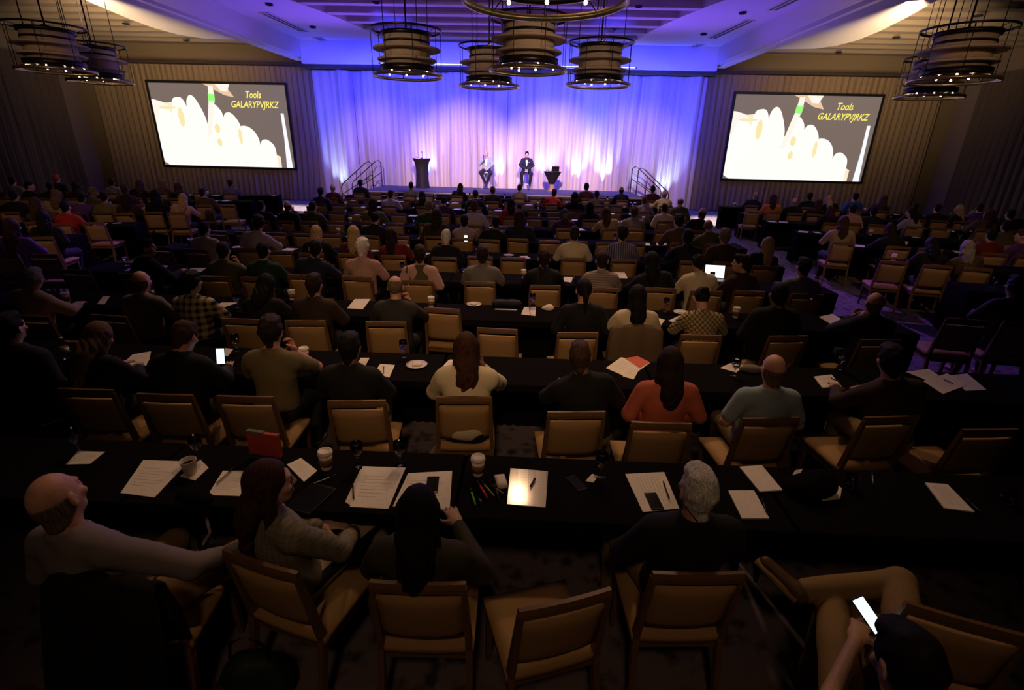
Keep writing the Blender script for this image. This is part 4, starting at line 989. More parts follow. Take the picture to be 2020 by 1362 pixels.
for q in ((1490, 388, 'side', F, 'bald', 'grey', 'navy', 'shirt'), (1538, 393, 'type', F, 'long', 'brown', 'orange', 'shirt'), (1573, 401, 'type', T_, 'bald', 'grey', 'black', 'jacket'), (1597, 388, 'up', F, 'short', 'black', 'black', 'shirt'), (1594, 404, 'side', F, 'bob', 'auburn', 'dark brown', 'shirt'), (1636, 394, 'side', T_, 'long', 'blonde', 'black', 'shirt'), (1687, 389, 'up', F, 'short', 'dark brown', 'blue', 'shirt'), (1651, 420, 'type', F, 'bob', 'brown', 'black', 'shirt'), (1663, 439, 'type', F, 'long', 'brown', 'tan', 'shirt'),
          (1681, 413, 'up', F, 'neat', 'black', 'pink', 'shirt'), (1742, 394, 'side', F, 'longer', 'brown', 'dark purple', 'shirt'), (1716, 418, 'fwd', F, 'short', 'black', 'black', 'jacket'), (1798, 420, 'turn', T_, 'bob', 'dark brown', 'lavender', 'shirt'), (1815, 413, 'type', F, 'neat', 'black', 'dark grey', 'shirt'), (1757, 452, 'side', T_, 'long', 'dark brown', 'black', 'shirt'), (1846, 414, 'type', F, 'short', 'black', 'black', 'shirt'), (1888, 416, 'turn', T_, 'long', 'blonde', 'black', 'shirt'), (1926, 410, 'chin', T_, 'neat', 'dark brown', 'purple', 'shirt'), (1951, 424, 'side', F, 'long', 'auburn', 'brown', 'shirt'), (1992, 424, 'type', F, 'short', 'black', 'black', 'jacket'), (1985, 448, 'fwd', F, 'short', 'black', 'olive', 'jacket'),
          (1895, 496, 'side', T_, 'bob', 'grey', 'brown', 'shirt'), (2010, 466, 'turn', T_, 'short', 'brown', 'purple', 'shirt'), (1962, 470, 'type', F, 'neat', 'black', 'dark red', 'shirt'), (1858, 486, 'note', F, 'long', 'black', 'black', 'shirt'), (2004, 565, 'type', F, 'short', 'black', 'dark brown', 'shirt')):
    S(RB, *q)
placed = []
for (B, px, py, pose, flip, hair, hcol, top, garment, o) in REC:
    k, u, v, s = fit(B, px, py, pose, flip, o.get('row')); B.rows[k].append([u, v, s, pose, flip, hair, hcol, top, garment, o])
SHORTCH = {}
for B in (CB, LB, RB):
    for k, L in B.rows.items():
        L.sort(key=lambda r: r[0])
        for _ in range(12):
            for a_, b_ in zip(L, L[1:]):
                g = .55-(b_[0]-a_[0])
                if g > 0: a_[0] -= g*.5; b_[0] += g*.5
        for i, (u, v, s, pose, flip, hair, hcol, top, garment, o) in enumerate(L):
            x, y = B.xy(u, v); hd = HD[hair]; hd = hd % hcol if '%' in hd else hd
            pos = '%s along %s' % (ORD[i], rowname(B, k))
            lab = 'person with %s in %s %s, %s' % (hd, top, garment, pos)
            if len(lab.split()) > 16: lab = 'person with %s in %s %s, %s' % (hd.replace('short ', '').replace('thick ', '').replace('long ', '').replace('thinning ', ''), top.replace(' and ', '-').replace('lavender ', '').replace('cream-black ', ''), garment, pos)
            if len(lab.split()) > 16: lab = 'person with %s in %s, %s' % (hd.replace('dark brown bobbed', 'bobbed').replace(' hair in a bun', ' bun hair'), (top+' '+garment).replace('black and cream lattice', 'lattice'), pos)
            kd = garment if garment in ('jacket', 'polo', 'vest', 'cardigan') else 'shirt'
            sl = o.get('sleeve', 'long') if kd != 'vest' else 'none'
            r0 = random.Random(int(px)+i*7+k*31+int(u*100))
            sk = o.get('skin') or r0.choice(['tan', 'tan', 'fair', 'rosy', 'brown'])
            shirt_kind = {'vest': 'shirt', 'cardigan': 'jacket'}.get(kd, kd)
            fine = o.get('fine', .013 if (B is CB and k < 6) else .016)
            jit = r0.uniform(-.06, .06)
            body, J = person(pose, (x, y, max(0, (1-s)*.8)), B.a+jit*.5, hair, hcol, cloth(top), lab, sk, sl, shirt_kind, o.get('trousers'), fine, s, flip, None, '%s block audience' % B.name)
            if kd == 'vest':
                q = link('shirt', cached(('under', pose, flip, fine), lambda: shirt_mesh(dict(flip_pose(POSES[pose]) if flip else POSES[pose], fat=.9), J, fine, 'long', 'shirt', 3), 'shirt'), body); omat(q, mat('pink_sleeves', (.52, .32, .30), .85))
                v2 = [c for c in body.children if c.name.startswith('shirt')][0]; v2.name = 'vest'; q.name = 'shirt'
            if kd == 'cardigan': [c for c in body.children if c.name.startswith('jacket')]
            if not (B is CB and k < 3):
                c2 = B.xy(u, v+.03); chair(c2[0], c2[1], B.a+jit, 'tan padded chair holding the person %s' % pos, '%s block chairs' % B.name)
            placed.append((B, k, u))
# empty chairs further up the room
for B in (CB, LB, RB):
    for k in range(len(B.edges)):
        if B is CB and k < 3: continue
        us = sorted(r[0] for r in B.rows[k])
        if not us: continue
        lo, hi = (-5.1, 5.1) if B is CB else (us[0]-.65, us[-1]+.65)
        free = []; u = lo+.05
        while u < hi:
            if all(abs(u-q) > .56 for q in us) and all(abs(u-q) > .54 for q in free): free.append(u)
            u += .06
        for i, u in enumerate(free):
            if B is not CB and (i+k) % 2: continue
            x, y = B.xy(u, B.edges[k]-.27); chair(x, y, B.a+rnd.uniform(-.08, .08), 'empty tan padded chair, %s empty seat along %s' % (ORD[i], rowname(B, k)), '%s block chairs' % B.name)
# chairs of the three rows by the camera, set where the photograph shows them
def chair_px(l, r, label, z=.90):
    A, Bp = at_z(*l, z), at_z(*r, z); c = (A+Bp)/2; rz = math.atan2(Bp[1]-A[1], Bp[0]-A[0]); off = Matrix.Rotation(rz, 3, 'Z') @ Vector((0, .285, 0))
    return chair(c[0]+off.x, c[1]+off.y, rz, label, 'chairs in the three rows by the camera')
NEAR = [((105, 768), (232, 772), 'padded chair of the long-haired person in the second row from back'), ((255, 778), (395, 782), 'padded chair behind the person holding a lit phone upright'), ((430, 783), (536, 785), 'padded chair behind the khaki shirt person in the second row'), ((650, 793), (757, 792), 'padded chair behind the black suit person with tan trousers'),
        ((862, 785), (968, 785), 'padded chair behind the cream cardigan with long auburn hair'), ((1078, 815), (1196, 814), 'padded chair behind the person right of the empty table gap'), ((1258, 835), (1352, 838), 'padded chair behind the coral shirt person'), ((1366, 832), (1404, 834), 'narrow-looking padded chair half hidden beside the coral shirt chair'), ((1460, 828), (1582, 826), 'padded chair behind the light blue polo shirt'), ((1700, 826), (1818, 822), 'padded chair behind the dark brown shirt at the row end'),
        ((26, 624), (90, 626), 'padded chair behind the grey-haired beige jacket'), ((183, 622), (245, 626), 'padded chair behind the bald grey shirt person'), ((440, 630), (512, 632), 'empty padded chair right of the checked shirt sleeve'), ((558, 634), (646, 634), 'padded chair behind the dark brown jacket, third row from back'), ((720, 636), (802, 636), 'padded chair behind the thinning-haired person, third row from back'), ((838, 608), (907, 612), 'empty padded chair turned slightly, third row from back'), ((940, 648), (1022, 652), 'empty padded chair facing the white napkin plate'), ((1098, 658), (1182, 658), 'padded chair behind the ponytail person in black'), ((1208, 648), (1302, 650), 'padded chair wearing a brown coat over its back'), ((1342, 662), (1426, 664), 'padded chair behind the lattice top'), ((1513, 665), (1598, 664), 'padded chair behind the dark-skinned person in black jacket'), ((1692, 672), (1782, 672), 'padded chair behind the bald person with a white napkin')]
NEAR[7:8] = []
for l, r, lab in NEAR: chair_px(l, r, lab)
chair_px((1898, 850), (2010, 848), 'empty padded chair pushed out beside the carpet at the right row end')
chair_px((1020, 1213), (1208, 1167), 'empty padded chair turned aside in the row closest to the camera', .89)
chair_px((734, 1150), (914, 1154), 'padded chair behind the long black-haired person closest to camera')
chair_px((1290, 1133), (1466, 1133), 'padded chair behind the white-haired person in black jacket')
chair_px((440, 1085), (588, 1135), 'padded chair turned aside under the person in patterned trousers')
chair_px((106, 1150), (300, 1146), 'dark padded chair behind the bald person in grey shirt')
# coats hung over chair backs
def coat_px(px, py, rz, m, label, name='coat', w=.25, low=.30):
    P = at_z(px, py, .90); b = MB(); n = 17; vs = []; fs = []; L = ((.02, .52), (.035, .72), (.03, .90), (0, .930), (-.035, .91), (-.06, .70), (-.085, .48), (-.09, low))
    for k, (yy, zz) in enumerate(L):
        for i in range(n):
            u = i/(n-1)*2-1; vs.append((u*(w+.05*abs(k-3)/4), yy+.012*math.sin(9*u+k)-(0.03*(1-abs(u)) if k < 3 else 0)-.08*(.88-zz)*(1 if k > 3 else -.6), zz-(.03*u*u if 1 < k < 5 else 0)))
    for k in range(7):
        for i in range(n-1): fs.append((k*n+i, k*n+i+1, k*n+n+i+1, k*n+n+i))
    b.add(vs, fs, 0, True); o = b.build(name, m, None, (P[0], P[1]-.005, 0), (0, 0, rz)); md = o.modifiers.new('thick', 'SOLIDIFY'); md.thickness = .018
    return tag(o, label, name)
coat_px(1255, 648, 0, mat('coat_brown', (.13, .085, .05), .9, bump=.3, bscale=30), 'brown coat hung over the chair behind the long black-haired person')
coat_px(204, 1146, 0, mat('jacket_black', (.006, .005, .005), .95, bump=.3, bscale=30), 'black jacket hung over the chair of the bald person in grey shirt', 'jacket', .225, .22)

# ------------------------------------------------------------------ figures in the row beside the camera
def near(px, py, pose, z=None):
    J = build_pose(pose); P = at_z(px, py, J['hc'][2]); return P, J['hc']
def put_near(px, py, pose, rz, **k):
    hc = build_pose(pose)['hc']; s = k.get('scale', 1.0); P = at_z(px, py, hc[2]*s); R = Matrix.Rotation(rz, 3, 'Z'); o = R @ Vector(hc*s)
    return person(pose, (P[0]-o.x, P[1]-o.y, 0), rz, **k)
A0 = P0(lean=-.10, side=-.10, twist=-.12, hy=.22, hp=-.04, hr=-.12, el=((-.31, -.02, .76), (.40, .05, .83)), wr=((-.16, .20, .66), (.46, .30, .70)), kn=((-.10, .46, .52), (.44, .40, .62)), an=((-.08, .42, .09), (.14, .60, .38)), hand=('relaxed', 'relaxed'), fat=1.1, sh=1.06)
put_near(112, 985, A0, -.10, hair='bald', hcol='grey brown', shirt=(.20, .17, .19), label='person with shaved head in grey shirt looking aside, nearest to lower left corner', skin='rosy', trousers=(.22, .145, .07), fine=.008, pkey='A0', shoes=(.03, .02, .015), scale=1.0)
A1 = P0(lean=-.12, twist=-.25, hy=-.55, hp=.05, el=((-.26, .05, .76), (.27, .08, .76)), wr=((.02, .24, .72), (.16, .34, .64)), kn=((-.02, .45, .52), (.18, .46, .60)), an=((-.04, .42, .09), (.22, .62, .22)))
put_near(532, 955, A1, -.28, hair='longer', hcol='auburn', shirt=pattern('grey_lace', (.22, .20, .15), (.15, .135, .10), 'check', .03, .026), label='person with long auburn hair, grey blouse and striped trousers, closest row', skin='fair', trousers=pattern('navy_stripes', (.40, .33, .22), (.012, .016, .05), 'hstripe', .2, .14), fine=.008, pkey='A1', seed=4, scale=.95)
A2 = P0(lean=-.12, hp=.14, el=((-.28, .08, .75), (.28, .08, .75)))
put_near(826, 1010, A2, 0, hair='long', hcol='black', shirt=(.040, .036, .018), label='person with long black hair in dark olive shirt, closest row', skin='tan', fine=.008, pkey='A2', seed=6, scale=.95)
A3 = P0(lean=-.14, hy=.05, hp=.02, el=((-.30, .02, .76), (.29, .05, .76)), wr=((-.18, .27, .64), (.10, .30, .66)), kn=((-.24, .44, .52), (.16, .44, .52)), an=((-.24, .42, .09), (.16, .40, .09)), sh=1.06)
b3, J3 = put_near(1376, 970, A3, .04, hair='short', hcol='white', shirt=(.008, .008, .010), kind='jacket', label='person with thick white hair in black jacket, closest row', skin='rosy', trousers=(.25, .18, .09), fine=.008, pkey='A3', seed=7, scale=.97)
b = MB(); b.lathe([(.066, .0), (.074, .0), (.069, .034), (.063, .034)], 28, closed=True); q = J3['up'](0, -.004, .478); o = b.build('shirt_collar', mat('white_shirt', (.75, .72, .68), .8), b3, tuple(q), (.25, 0, 0))
# person with phone, legs crossed, at the lower right
HP = at_z(1800, 1352, 1.12); ox, oy = HP[0]-.02, HP[1]-.17
def wl(px, py, z): q = at_z(px, py, z); return (q[0]-ox, q[1]-oy, z)
kl = wl(1642, 1192, .555); kr = wl(1775, 1150, .66); ar = wl(1590, 1165, .60); ph = at_z(1712, 1213, .74)
A4 = P0(lean=.22, hp=.35, el=((-.30, .10, .74), (.27, .10, .76)), wr=((ph[0]-ox-.10, ph[1]-oy-.10, .70), (ph[0]-ox+.09, ph[1]-oy-.08, .70)), hand=('hold', 'hold'), hd=((.6, .7, .1), (-.6, .7, .1)), hn=((.3, .2, -1), (-.3, .2, -1)),
        kn=(kl, kr), an=((kl[0]-.03, kl[1]-.05, .09), ar), toe=(None, (-.55, .75, .25)))
b4, J4 = person(A4, (ox, oy, 0), 0, 'short', 'black', (.010, .010, .012), 'person in black with khaki trousers and crossed legs looking at a lit phone', 'tan', 'short', 'shirt', (.25, .165, .075), .008, 1.0, False, (.09, .05, .025), pkey='A4', seed=9)
d4 = nrm(J4['an'][1]-J4['kn'][1]); t4 = nrm((-.55, .75, .25)); q4 = J4['an'][1]+d4*.088; b = MB(); b.tube([tuple(q4-t4*.05), tuple(q4+t4*.06), tuple(q4+t4*.19)], [.024, .026, .020], 8); b.build('shoe_sole', mat('tan_sole', (.32, .21, .10), .6), b4)
phone((ph[0], ph[1], .735), (RAD(28), 0, RAD(24)), 'glowing phone held over crossed khaki legs', True, (.074, .155, .008))
chair(ox+.02, oy+.02, 0, 'wooden chair under the khaki-trousered person with the phone', 'chairs in the three rows by the camera')
P = at_z(1952, 1235, .88); chair(P[0], P[1]+.27, -.35, 'dark wooden chair at the far right of the closest row', 'chairs in the three rows by the camera')
# lit phone held by the person in the second row
P = at_z(433, 690, .98); phone((P[0], P[1], P[2]-.06), (RAD(75), 0, RAD(8)), 'glowing white phone held up over the second row table', True)

# ------------------------------------------------------------------ tables
for k, e in enumerate(CB.edges):
    xs = [-4.65+1.86*i for i in range(6)]
    if k == 0: xs = [-2.0+1.86*i for i in range(5)]
    if k == 1: xs = [-4.25+1.86*i for i in range(6)]
    for i, x in enumerate(xs): table(x, e+TD/2, 0, 'black-clothed table, %s along %s' % (ORD[i], rowname(CB, k)), 'black-clothed classroom tables', (i == 0, i == len(xs)-1))
for B, sg in ((LB, -1), (RB, 1)):
    for k, e in enumerate(B.edges):
        vm = e+TD/2; uin = sg*(6.95*EF-.208*vm)/.978; n = 0
        for i in range(5):
            u = uin+sg*(TL/2+i*1.86); x, y = B.xy(u, vm)
            if abs(x) > 16.6 or y > 22.3 or y < 4: break
            if (x-CAMX)/max(.1, y) > 1.35 or (x-CAMX)/max(.1, y) < -1.35: break
            table(x, y, B.a, 'black-clothed table, %s from the aisle in %s' % (ORD[i], rowname(B, k)), 'black-clothed classroom tables', (i == 0 and sg > 0, i == 0 and sg < 0))
# ------------------------------------------------------------------ things on the tables, row closest to the camera
pp = paper_px
pp([(238, 974), (283, 909), (372, 912), (305, 983)], 'large white sheet beside the paper cup, closest table'); put_px('tumbler', 377, 935, 'open white paper cup standing on a napkin, closest table', 'cup', 'paper cups')
pp([(130, 918), (155, 892), (208, 893), (178, 917)], 'small white card by the goblet at the far left of the closest table'); pp([(356, 942), (395, 908), (412, 925), (385, 950)], 'white napkin under the open paper cup', m_nap, name='napkin', cat_='napkin', lines=False)
pp([(410, 978), (440, 930), (480, 930), (476, 980)], 'printed sheet mostly hidden behind the auburn hair'); pp([(566, 918), (594, 905), (626, 930), (600, 952)], 'white card in front of the auburn-haired person')
pp([(681, 992), (711, 928), (724, 926), (697, 1002)], 'folder edge under the open booklet', m_paper2, lines=False); pp([(690, 1002), (716, 922), (800, 925), (766, 1006)], 'open printed booklet left of the black-haired person'); pp([(775, 1000), (805, 935), (892, 930), (887, 1007)], 'printed sheets under the phone beside the black-haired person')
pp([(1000, 997), (1007, 926), (1081, 932), (1076, 1003)], 'glossy magazine with a grey photograph on the closest table', pattern('glossy_page', (.78, .72, .72), (.42, .40, .42), 'check', .11, .09, .12), name='magazine', cat_='magazine', thick=.006)
pp([(1233, 937), (1310, 933), (1340, 1005), (1268, 1012)], 'printed sheet with a black phone beside the white hair'); pp([(1458, 924), (1502, 921), (1543, 970), (1498, 973)], 'upper small white notepad right of the white hair', name='notepad', cat_='notepad', thick=.008, lines=False); pp([(1436, 970), (1487, 970), (1517, 1025), (1463, 1025)], 'lower small white notepad right of the white hair', name='notepad', cat_='notepad', thick=.008, lines=False)
pp([(1824, 955), (1868, 958), (1922, 1013), (1862, 1005)], 'white notepad alone at the right end of the closest table', name='notepad', cat_='notepad', thick=.008)
pp([(1620, 990), (1641, 950), (1660, 965), (1657, 986)], 'white napkin corner beside the black bag', m_nap, name='napkin', cat_='napkin', lines=False); pp([(1556, 950), (1568, 930), (1583, 927), (1570, 951)], 'white napkin scrap left of the black bag', m_nap, name='napkin', cat_='napkin', lines=False)
put_px('cup', 645, 925, 'lidded coffee cup in front of the auburn-haired person, closest table', 'cup', 'lidded coffee cups'); put_px('cup', 943, 937, 'lidded coffee cup above the coloured markers, closest table', 'cup', 'lidded coffee cups')
for px, py, l in ((157, 893, 'water goblet at the far left of the closest table'), (393, 908, 'water goblet behind the open paper cup'), (707, 921, 'water goblet right of the lidded cup, closest table'), (790, 919, 'water goblet behind the open booklet, closest table'), (1183, 942, 'water goblet behind the white napkin near the table middle')): put_px('goblet', px, py, l, 'glass', 'water goblets')
put_px('glass', 1676, 962, 'small tumbler of amber drink beside the black bag', 'glass', 'amber tumblers'); put_px('glass', 1985, 990, 'small tumbler of amber drink at the right end of the closest table', 'glass', 'amber tumblers')
def ph_px(px, py, rz, l, lit=False, z=TZ+.006): P = at_z(px, py, z); phone((P[0], P[1], z), (0, 0, rz), l, lit)
ph_px(853, 957, .1, 'black phone on the sheets beside the black-haired person'); ph_px(1290, 990, .1, 'black phone on the printed sheet beside the white hair'); ph_px(1137, 955, .5, 'dark phone lying alone near the table middle', False, TZ)
pp([(1155, 950), (1168, 936), (1180, 941), (1170, 953)], 'tiny folded white card under the middle goblet', m_nap, name='card', cat_='card', lines=False)
for a, c, col, l, r in (((938, 998), (927, 963), (.10, .55, .08), 'green marker pen', .006), ((962, 985), (940, 950), (.55, .02, .02), 'red marker pen', .007), ((975, 980), (946, 947), (.50, .40, .10), 'yellow pencil beside the red marker', .004), ((984, 985), (975, 955), (.04, .04, .05), 'black pen among the coloured markers', .005), ((950, 992), (944, 985), (.25, .15, .55), 'short violet pen by the green marker', .005), ((993, 975), (968, 958), (.35, .28, .12), 'ochre pencil among the markers', .004),
                        ((698, 985), (696, 955), (.04, .04, .12), 'dark pen on the folder edge', .004), ((620, 955), (664, 938), (.5, .48, .44), 'silver pen in front of the auburn-haired person', .004), ((1320, 985), (1308, 950), (.03, .03, .03), 'black pen on the sheet beside the white hair', .004), ((1512, 1012), (1503, 985), (.05, .05, .06), 'dark pen beside the lower notepad', .004), ((1938, 1015), (1905, 985), (.05, .05, .05), 'dark pen beside the lone notepad', .004), ((1722, 955), (1720, 932), (.3, .28, .26), 'grey pen right of the amber tumbler', .004), ((428, 955), (460, 925), (.3, .26, .2), 'pencil on the hidden printed sheet', .004), ((1046, 962), (1056, 945), (.03, .03, .04), 'black pen lying on the magazine', .006)):
    pen_px(a, c, col, l+', closest table', r, TZ+.008)
P = at_z(988, 950, TZ+.02); b = MB(); vs, fs = pad(b, .062, .11, .03, 9, 9, .012, 0); b.add(vs, fs, 0, True, Matrix.Rotation(PI/2, 4, 'X')); tag(b.build('computer_mouse', m_cup, None, (P[0], P[1], TZ+.022), (0, 0, .25)), 'cream computer mouse between markers and magazine', 'computer mouse')
root = empty('book', (*at_z(527, 905, TZ)[:2], TZ), -.15, 'red and green covered book standing behind the auburn hair', 'book'); b = MB(); b.box((0, 0, .11), (.22, .03, .16), 0, .003); b.build('cover', mat('book_red', (.42, .05, .03), .6), root); b = MB(); b.box((-.05, .0, .192), (.12, .034, .012), 0, .003); b.build('page_block', mat('book_green', (.12, .16, .10), .7), root)
def blob(name, pts, r, m, label, catg, seed=1, amp=.01):
    v = Vol(.010)
    for q in pts: v.ell(q[:3], q[3:], k=.05)
    lo = min(q[2]-q[5] for q in pts); v.fn(wrinkle(seed, amp), op='+'); v.fn(lambda p: (r-p[..., 2])); o = link(name, np_mesh(name, v.mesh(), m)); return tag(o, label, catg)
def blob_px(name, px, py, shape, m, label, catg, z=TZ, seed=1, amp=.01):
    P = at_z(px, py, z+.03); o = blob(name, shape, 0.0, m, label, catg, seed, amp); o.location = (P[0], P[1], z); return o
blob_px('bag', 1602, 965, [(0, 0, .05, .13, .10, .06), (.08, .05, .06, .07, .06, .06), (-.09, .02, .03, .07, .06, .04)], m_black, 'crumpled black bag lying on the closest table', 'bag'); blob_px('scarf', 385, 975, [(0, 0, .015, .09, .05, .025), (-.06, .03, .012, .05, .04, .02), (.06, -.02, .012, .06, .03, .02)], m_black, 'crumpled black scarf in front of the large white sheet', 'scarf')
P = at_z(615, 985, TZ); b = MB(); b.box((0, 0, .006), (.17, .24, .010), 0, .003); root = empty('tablet', (P[0], P[1], TZ), -.3, 'black tablet lying beside the auburn-haired person', 'tablet'); b.build('tablet_case', m_phone, root); b = MB(); b.box((0, 0, .0115), (.15, .21, .001)); b.build('tablet_screen', mat('dark_glass', (.01, .01, .012), .08, spec=.7), root)
# handbag under the chairs
P = at_z(500, 1330, .15); o = blob('handbag', [(0, 0, .14, .17, .10, .15), (.05, .02, .1, .13, .1, .1)], 0.0, mat('bag_dark_green', (.012, .03, .02), .6), 'dark green handbag on the floor below the turned chair', 'handbag', 3); o.location = (P[0], P[1], 0)
b = MB(); b.tube([(-.10, 0, .26), (-.08, 0, .36), (0, 0, .41), (.08, 0, .36), (.10, 0, .26)], .008, 8); b.build('bag_handle', m_dark, o)
# second row
pp([(1195, 727), (1225, 706), (1282, 717), (1240, 747)], 'untidy white sheets beside the coral shirt, second row table'); pp([(1232, 708), (1258, 704), (1282, 716), (1262, 728)], 'coral red sheet under the untidy white sheets', mat('coral_paper', (.60, .12, .08), .7), lines=False); pp([(1228, 744), (1240, 722), (1262, 728), (1250, 750)], 'loose white sheet sticking out of the untidy pile')
pp([(738, 737), (750, 719), (779, 721), (768, 746)], 'small white notepad left of the white plate, second row'); pp([(690, 742), (712, 707), (729, 707), (714, 736)], 'folded white sheet right of the black suit, second row'); pp([(650, 738), (668, 722), (690, 722), (670, 742)], 'white sheet left of the black suit, second row'); pp([(862, 736), (886, 711), (915, 711), (900, 732)], 'white sheet under the cream cardigan sleeve'); pp([(238, 722), (262, 700), (298, 694), (292, 722)], 'open white pages before the long-haired person, second row'); pp([(1605, 745), (1640, 741), (1660, 765), (1622, 767)], 'white notepad with a pen right of the blue polo', name='notepad', cat_='notepad', thick=.008)
pp([(1786, 735), (1832, 729), (1852, 742), (1826, 751)], 'white card at the right end of the second row table'); pp([(1820, 753), (1868, 738), (1905, 762), (1860, 779)], 'printed sheet at the right end of the second row table'); pp([(1870, 742), (1908, 738), (1946, 770), (1905, 772)], 'outermost printed sheet at the right end of the second row table'); pp([(1420, 727), (1440, 718), (1470, 722), (1452, 736)], 'white card left of the grey crumpled cloth')
pp([(430, 702), (445, 688), (460, 690), (450, 704)], 'white card under the glowing phone')
put_px('plate', 822, 722, 'white plate on the second row table', 'plate', 'white plates'); put_px('cup', 602, 712, 'lidded coffee cup right of the khaki shirt, second row', 'cup', 'lidded coffee cups')
for px, py, l in ((797, 706, 'water goblet behind the white plate, second row'), (1655, 730, 'water goblet right of the notepad, second row'), (468, 694, 'water goblet left of the khaki shirt, second row'), (1448, 742, 'water goblet left of the blue polo, second row')): put_px('goblet', px, py, l, 'glass', 'water goblets')
put_px('bottle', 133, 708, 'clear water bottle left of the long-haired person, second row', 'bottle', 'water bottles')
blob_px('cloth', 1478, 728, [(0, 0, .03, .10, .05, .035), (.06, .02, .02, .06, .05, .03)], mat('grey_cloth', (.20, .19, .19), .9), 'crumpled grey cloth left of the bald head, second row', 'cloth', amp=.012)
for a, c, l in (((1650, 752), (1638, 746), 'pen on the notepad right of the blue polo'), ((1880, 758), (1862, 750), 'pen on the printed sheets at the row end'), ((1462, 750), (1440, 742), 'pen left of the blue polo, second row'), ((1548, 735), (1560, 715), 'black pen right of the bald head, second row'), ((756, 738), (757, 724), 'pen on the small notepad, second row')): pen_px(a, c, (.03, .03, .04), l, .004, TZ+.008)
# third row
pp([(410, 611), (438, 598), (470, 598), (428, 612)], 'white sheet right of the checked shirt, third row'); pp([(685, 609), (700, 591), (731, 591), (716, 611)], 'white notepad left of the thinning hair, third row', name='notepad', cat_='notepad', thick=.006, lines=False); pp([(1028, 621), (1034, 607), (1057, 607), (1056, 624)], 'white card with red pen, third row'); pp([(1615, 626), (1642, 620), (1662, 632), (1640, 641)], 'printed sheet beside the bald person with a napkin'); pp([(1318, 634), (1340, 624), (1362, 630), (1340, 640)], 'white sheet beside the white plate, third row'); pp([(192, 600), (204, 585), (217, 585), (206, 601)], 'white card left of the grey shirt, third row'); pp([(1290, 640), (1298, 628), (1312, 632), (1304, 642)], 'white scrap left of the lattice top, third row', lines=False)
pen_px((1046, 621), (1044, 606), (.35, .02, .02), 'red pen on the white card, third row', .004, TZ+.006)
put_px('plate', 935, 602, 'white plate with a napkin in the third row middle', 'plate', 'white plates'); put_px('plate', 1344, 618, 'white plate in front of the lattice top', 'plate', 'white plates')
put_px('cup', 851, 606, 'lidded coffee cup by the turned empty chair, third row', 'cup', 'lidded coffee cups'); put_px('cup', 1450, 627, 'lidded coffee cup left of the black jacket, third row', 'cup', 'lidded coffee cups'); put_px('cup', 133, 598, 'lidded coffee cup right of the beige jacket, third row', 'cup', 'lidded coffee cups'); put_px('cup', 577, 592, 'lidded coffee cup left of the brown jacket, third row', 'cup', 'lidded coffee cups')
put_px('goblet', 1312, 615, 'water goblet left of the white plate, third row', 'glass', 'water goblets'); put_px('goblet', 1050, 606, 'water goblet behind the white card, third row', 'glass', 'water goblets'); put_px('goblet', 470, 608, 'water goblet right of the white sheet, third row', 'glass', 'water goblets'); put_px('bottle', 301, 590, 'clear water bottle right of the grey shirt, third row', 'bottle', 'water bottles')
blob_px('napkin', 1080, 607, [(0, 0, .02, .08, .05, .03), (.03, .03, .03, .04, .04, .03)], m_nap, 'crumpled white napkin left of the ponytail, third row', 'napkin'); blob_px('bag', 1000, 600, [(-.1, 0, .04, .1, .07, .05), (.08, 0, .04, .11, .07, .05)], mat('bag_navy', (.012, .014, .03), .7), 'dark bag right of the napkin plate, third row', 'bag')
blob_px('napkin', 1700, 632, [(0, 0, .04, .03, .03, .06), (.02, .02, .09, .03, .03, .05)], m_nap, 'white napkin bunched before the bald person, third row', 'napkin')
P = at_z(998, 612, TZ); b = MB(); b.box((0, 0, .006), (.27, .02, .012), 0, .003); tag(b.build('ruler', m_paper, None, (P[0], P[1], TZ)), 'thin white strip in front of the dark bag, third row', 'ruler')
# laptop with a bright page in the fourth row
def laptop(loc, rz, label, w=.31, screen=None):
    root = empty('laptop', loc, rz, label, 'laptop', 'laptops'); b = MB(); b.box((0, 0, .008), (w, .22, .016), 0, .004); b.build('keyboard_base', mat('laptop_grey', (.10, .10, .11), .4, .6), root)
    b = MB(); b.box((0, 0, .105), (w, .010, .21), 0, .003, Matrix.Translation((0, .11, .012)) @ Matrix.Rotation(-.25, 4, 'X')); lid = b.build('laptop_lid', m_phone, root)
    b = MB(); b.box((0, -.0058, .105), (w-.02, .001, .19), 0, 0, Matrix.Translation((0, .11, .012)) @ Matrix.Rotation(-.25, 4, 'X')); b.build('laptop_screen', screen or m_lap, lid); return root
P = at_z(1420, 556, TZ); laptop((P[0]-.05, P[1]+.05, TZ), -.1, 'laptop with a bright white page in the fourth row')
pp([(1200, 538), (1232, 538), (1238, 550), (1205, 549)], 'white sheet right of the striped polo, fourth row'); pp([(1110, 556), (1113, 547), (1130, 548), (1127, 558)], 'small white card, fourth row middle')
P = at_z(919, 464, .93); phone((P[0], P[1], P[2]-.07), (RAD(78), 0, .1), 'bright phone held up right of the lavender checked shirt', True)
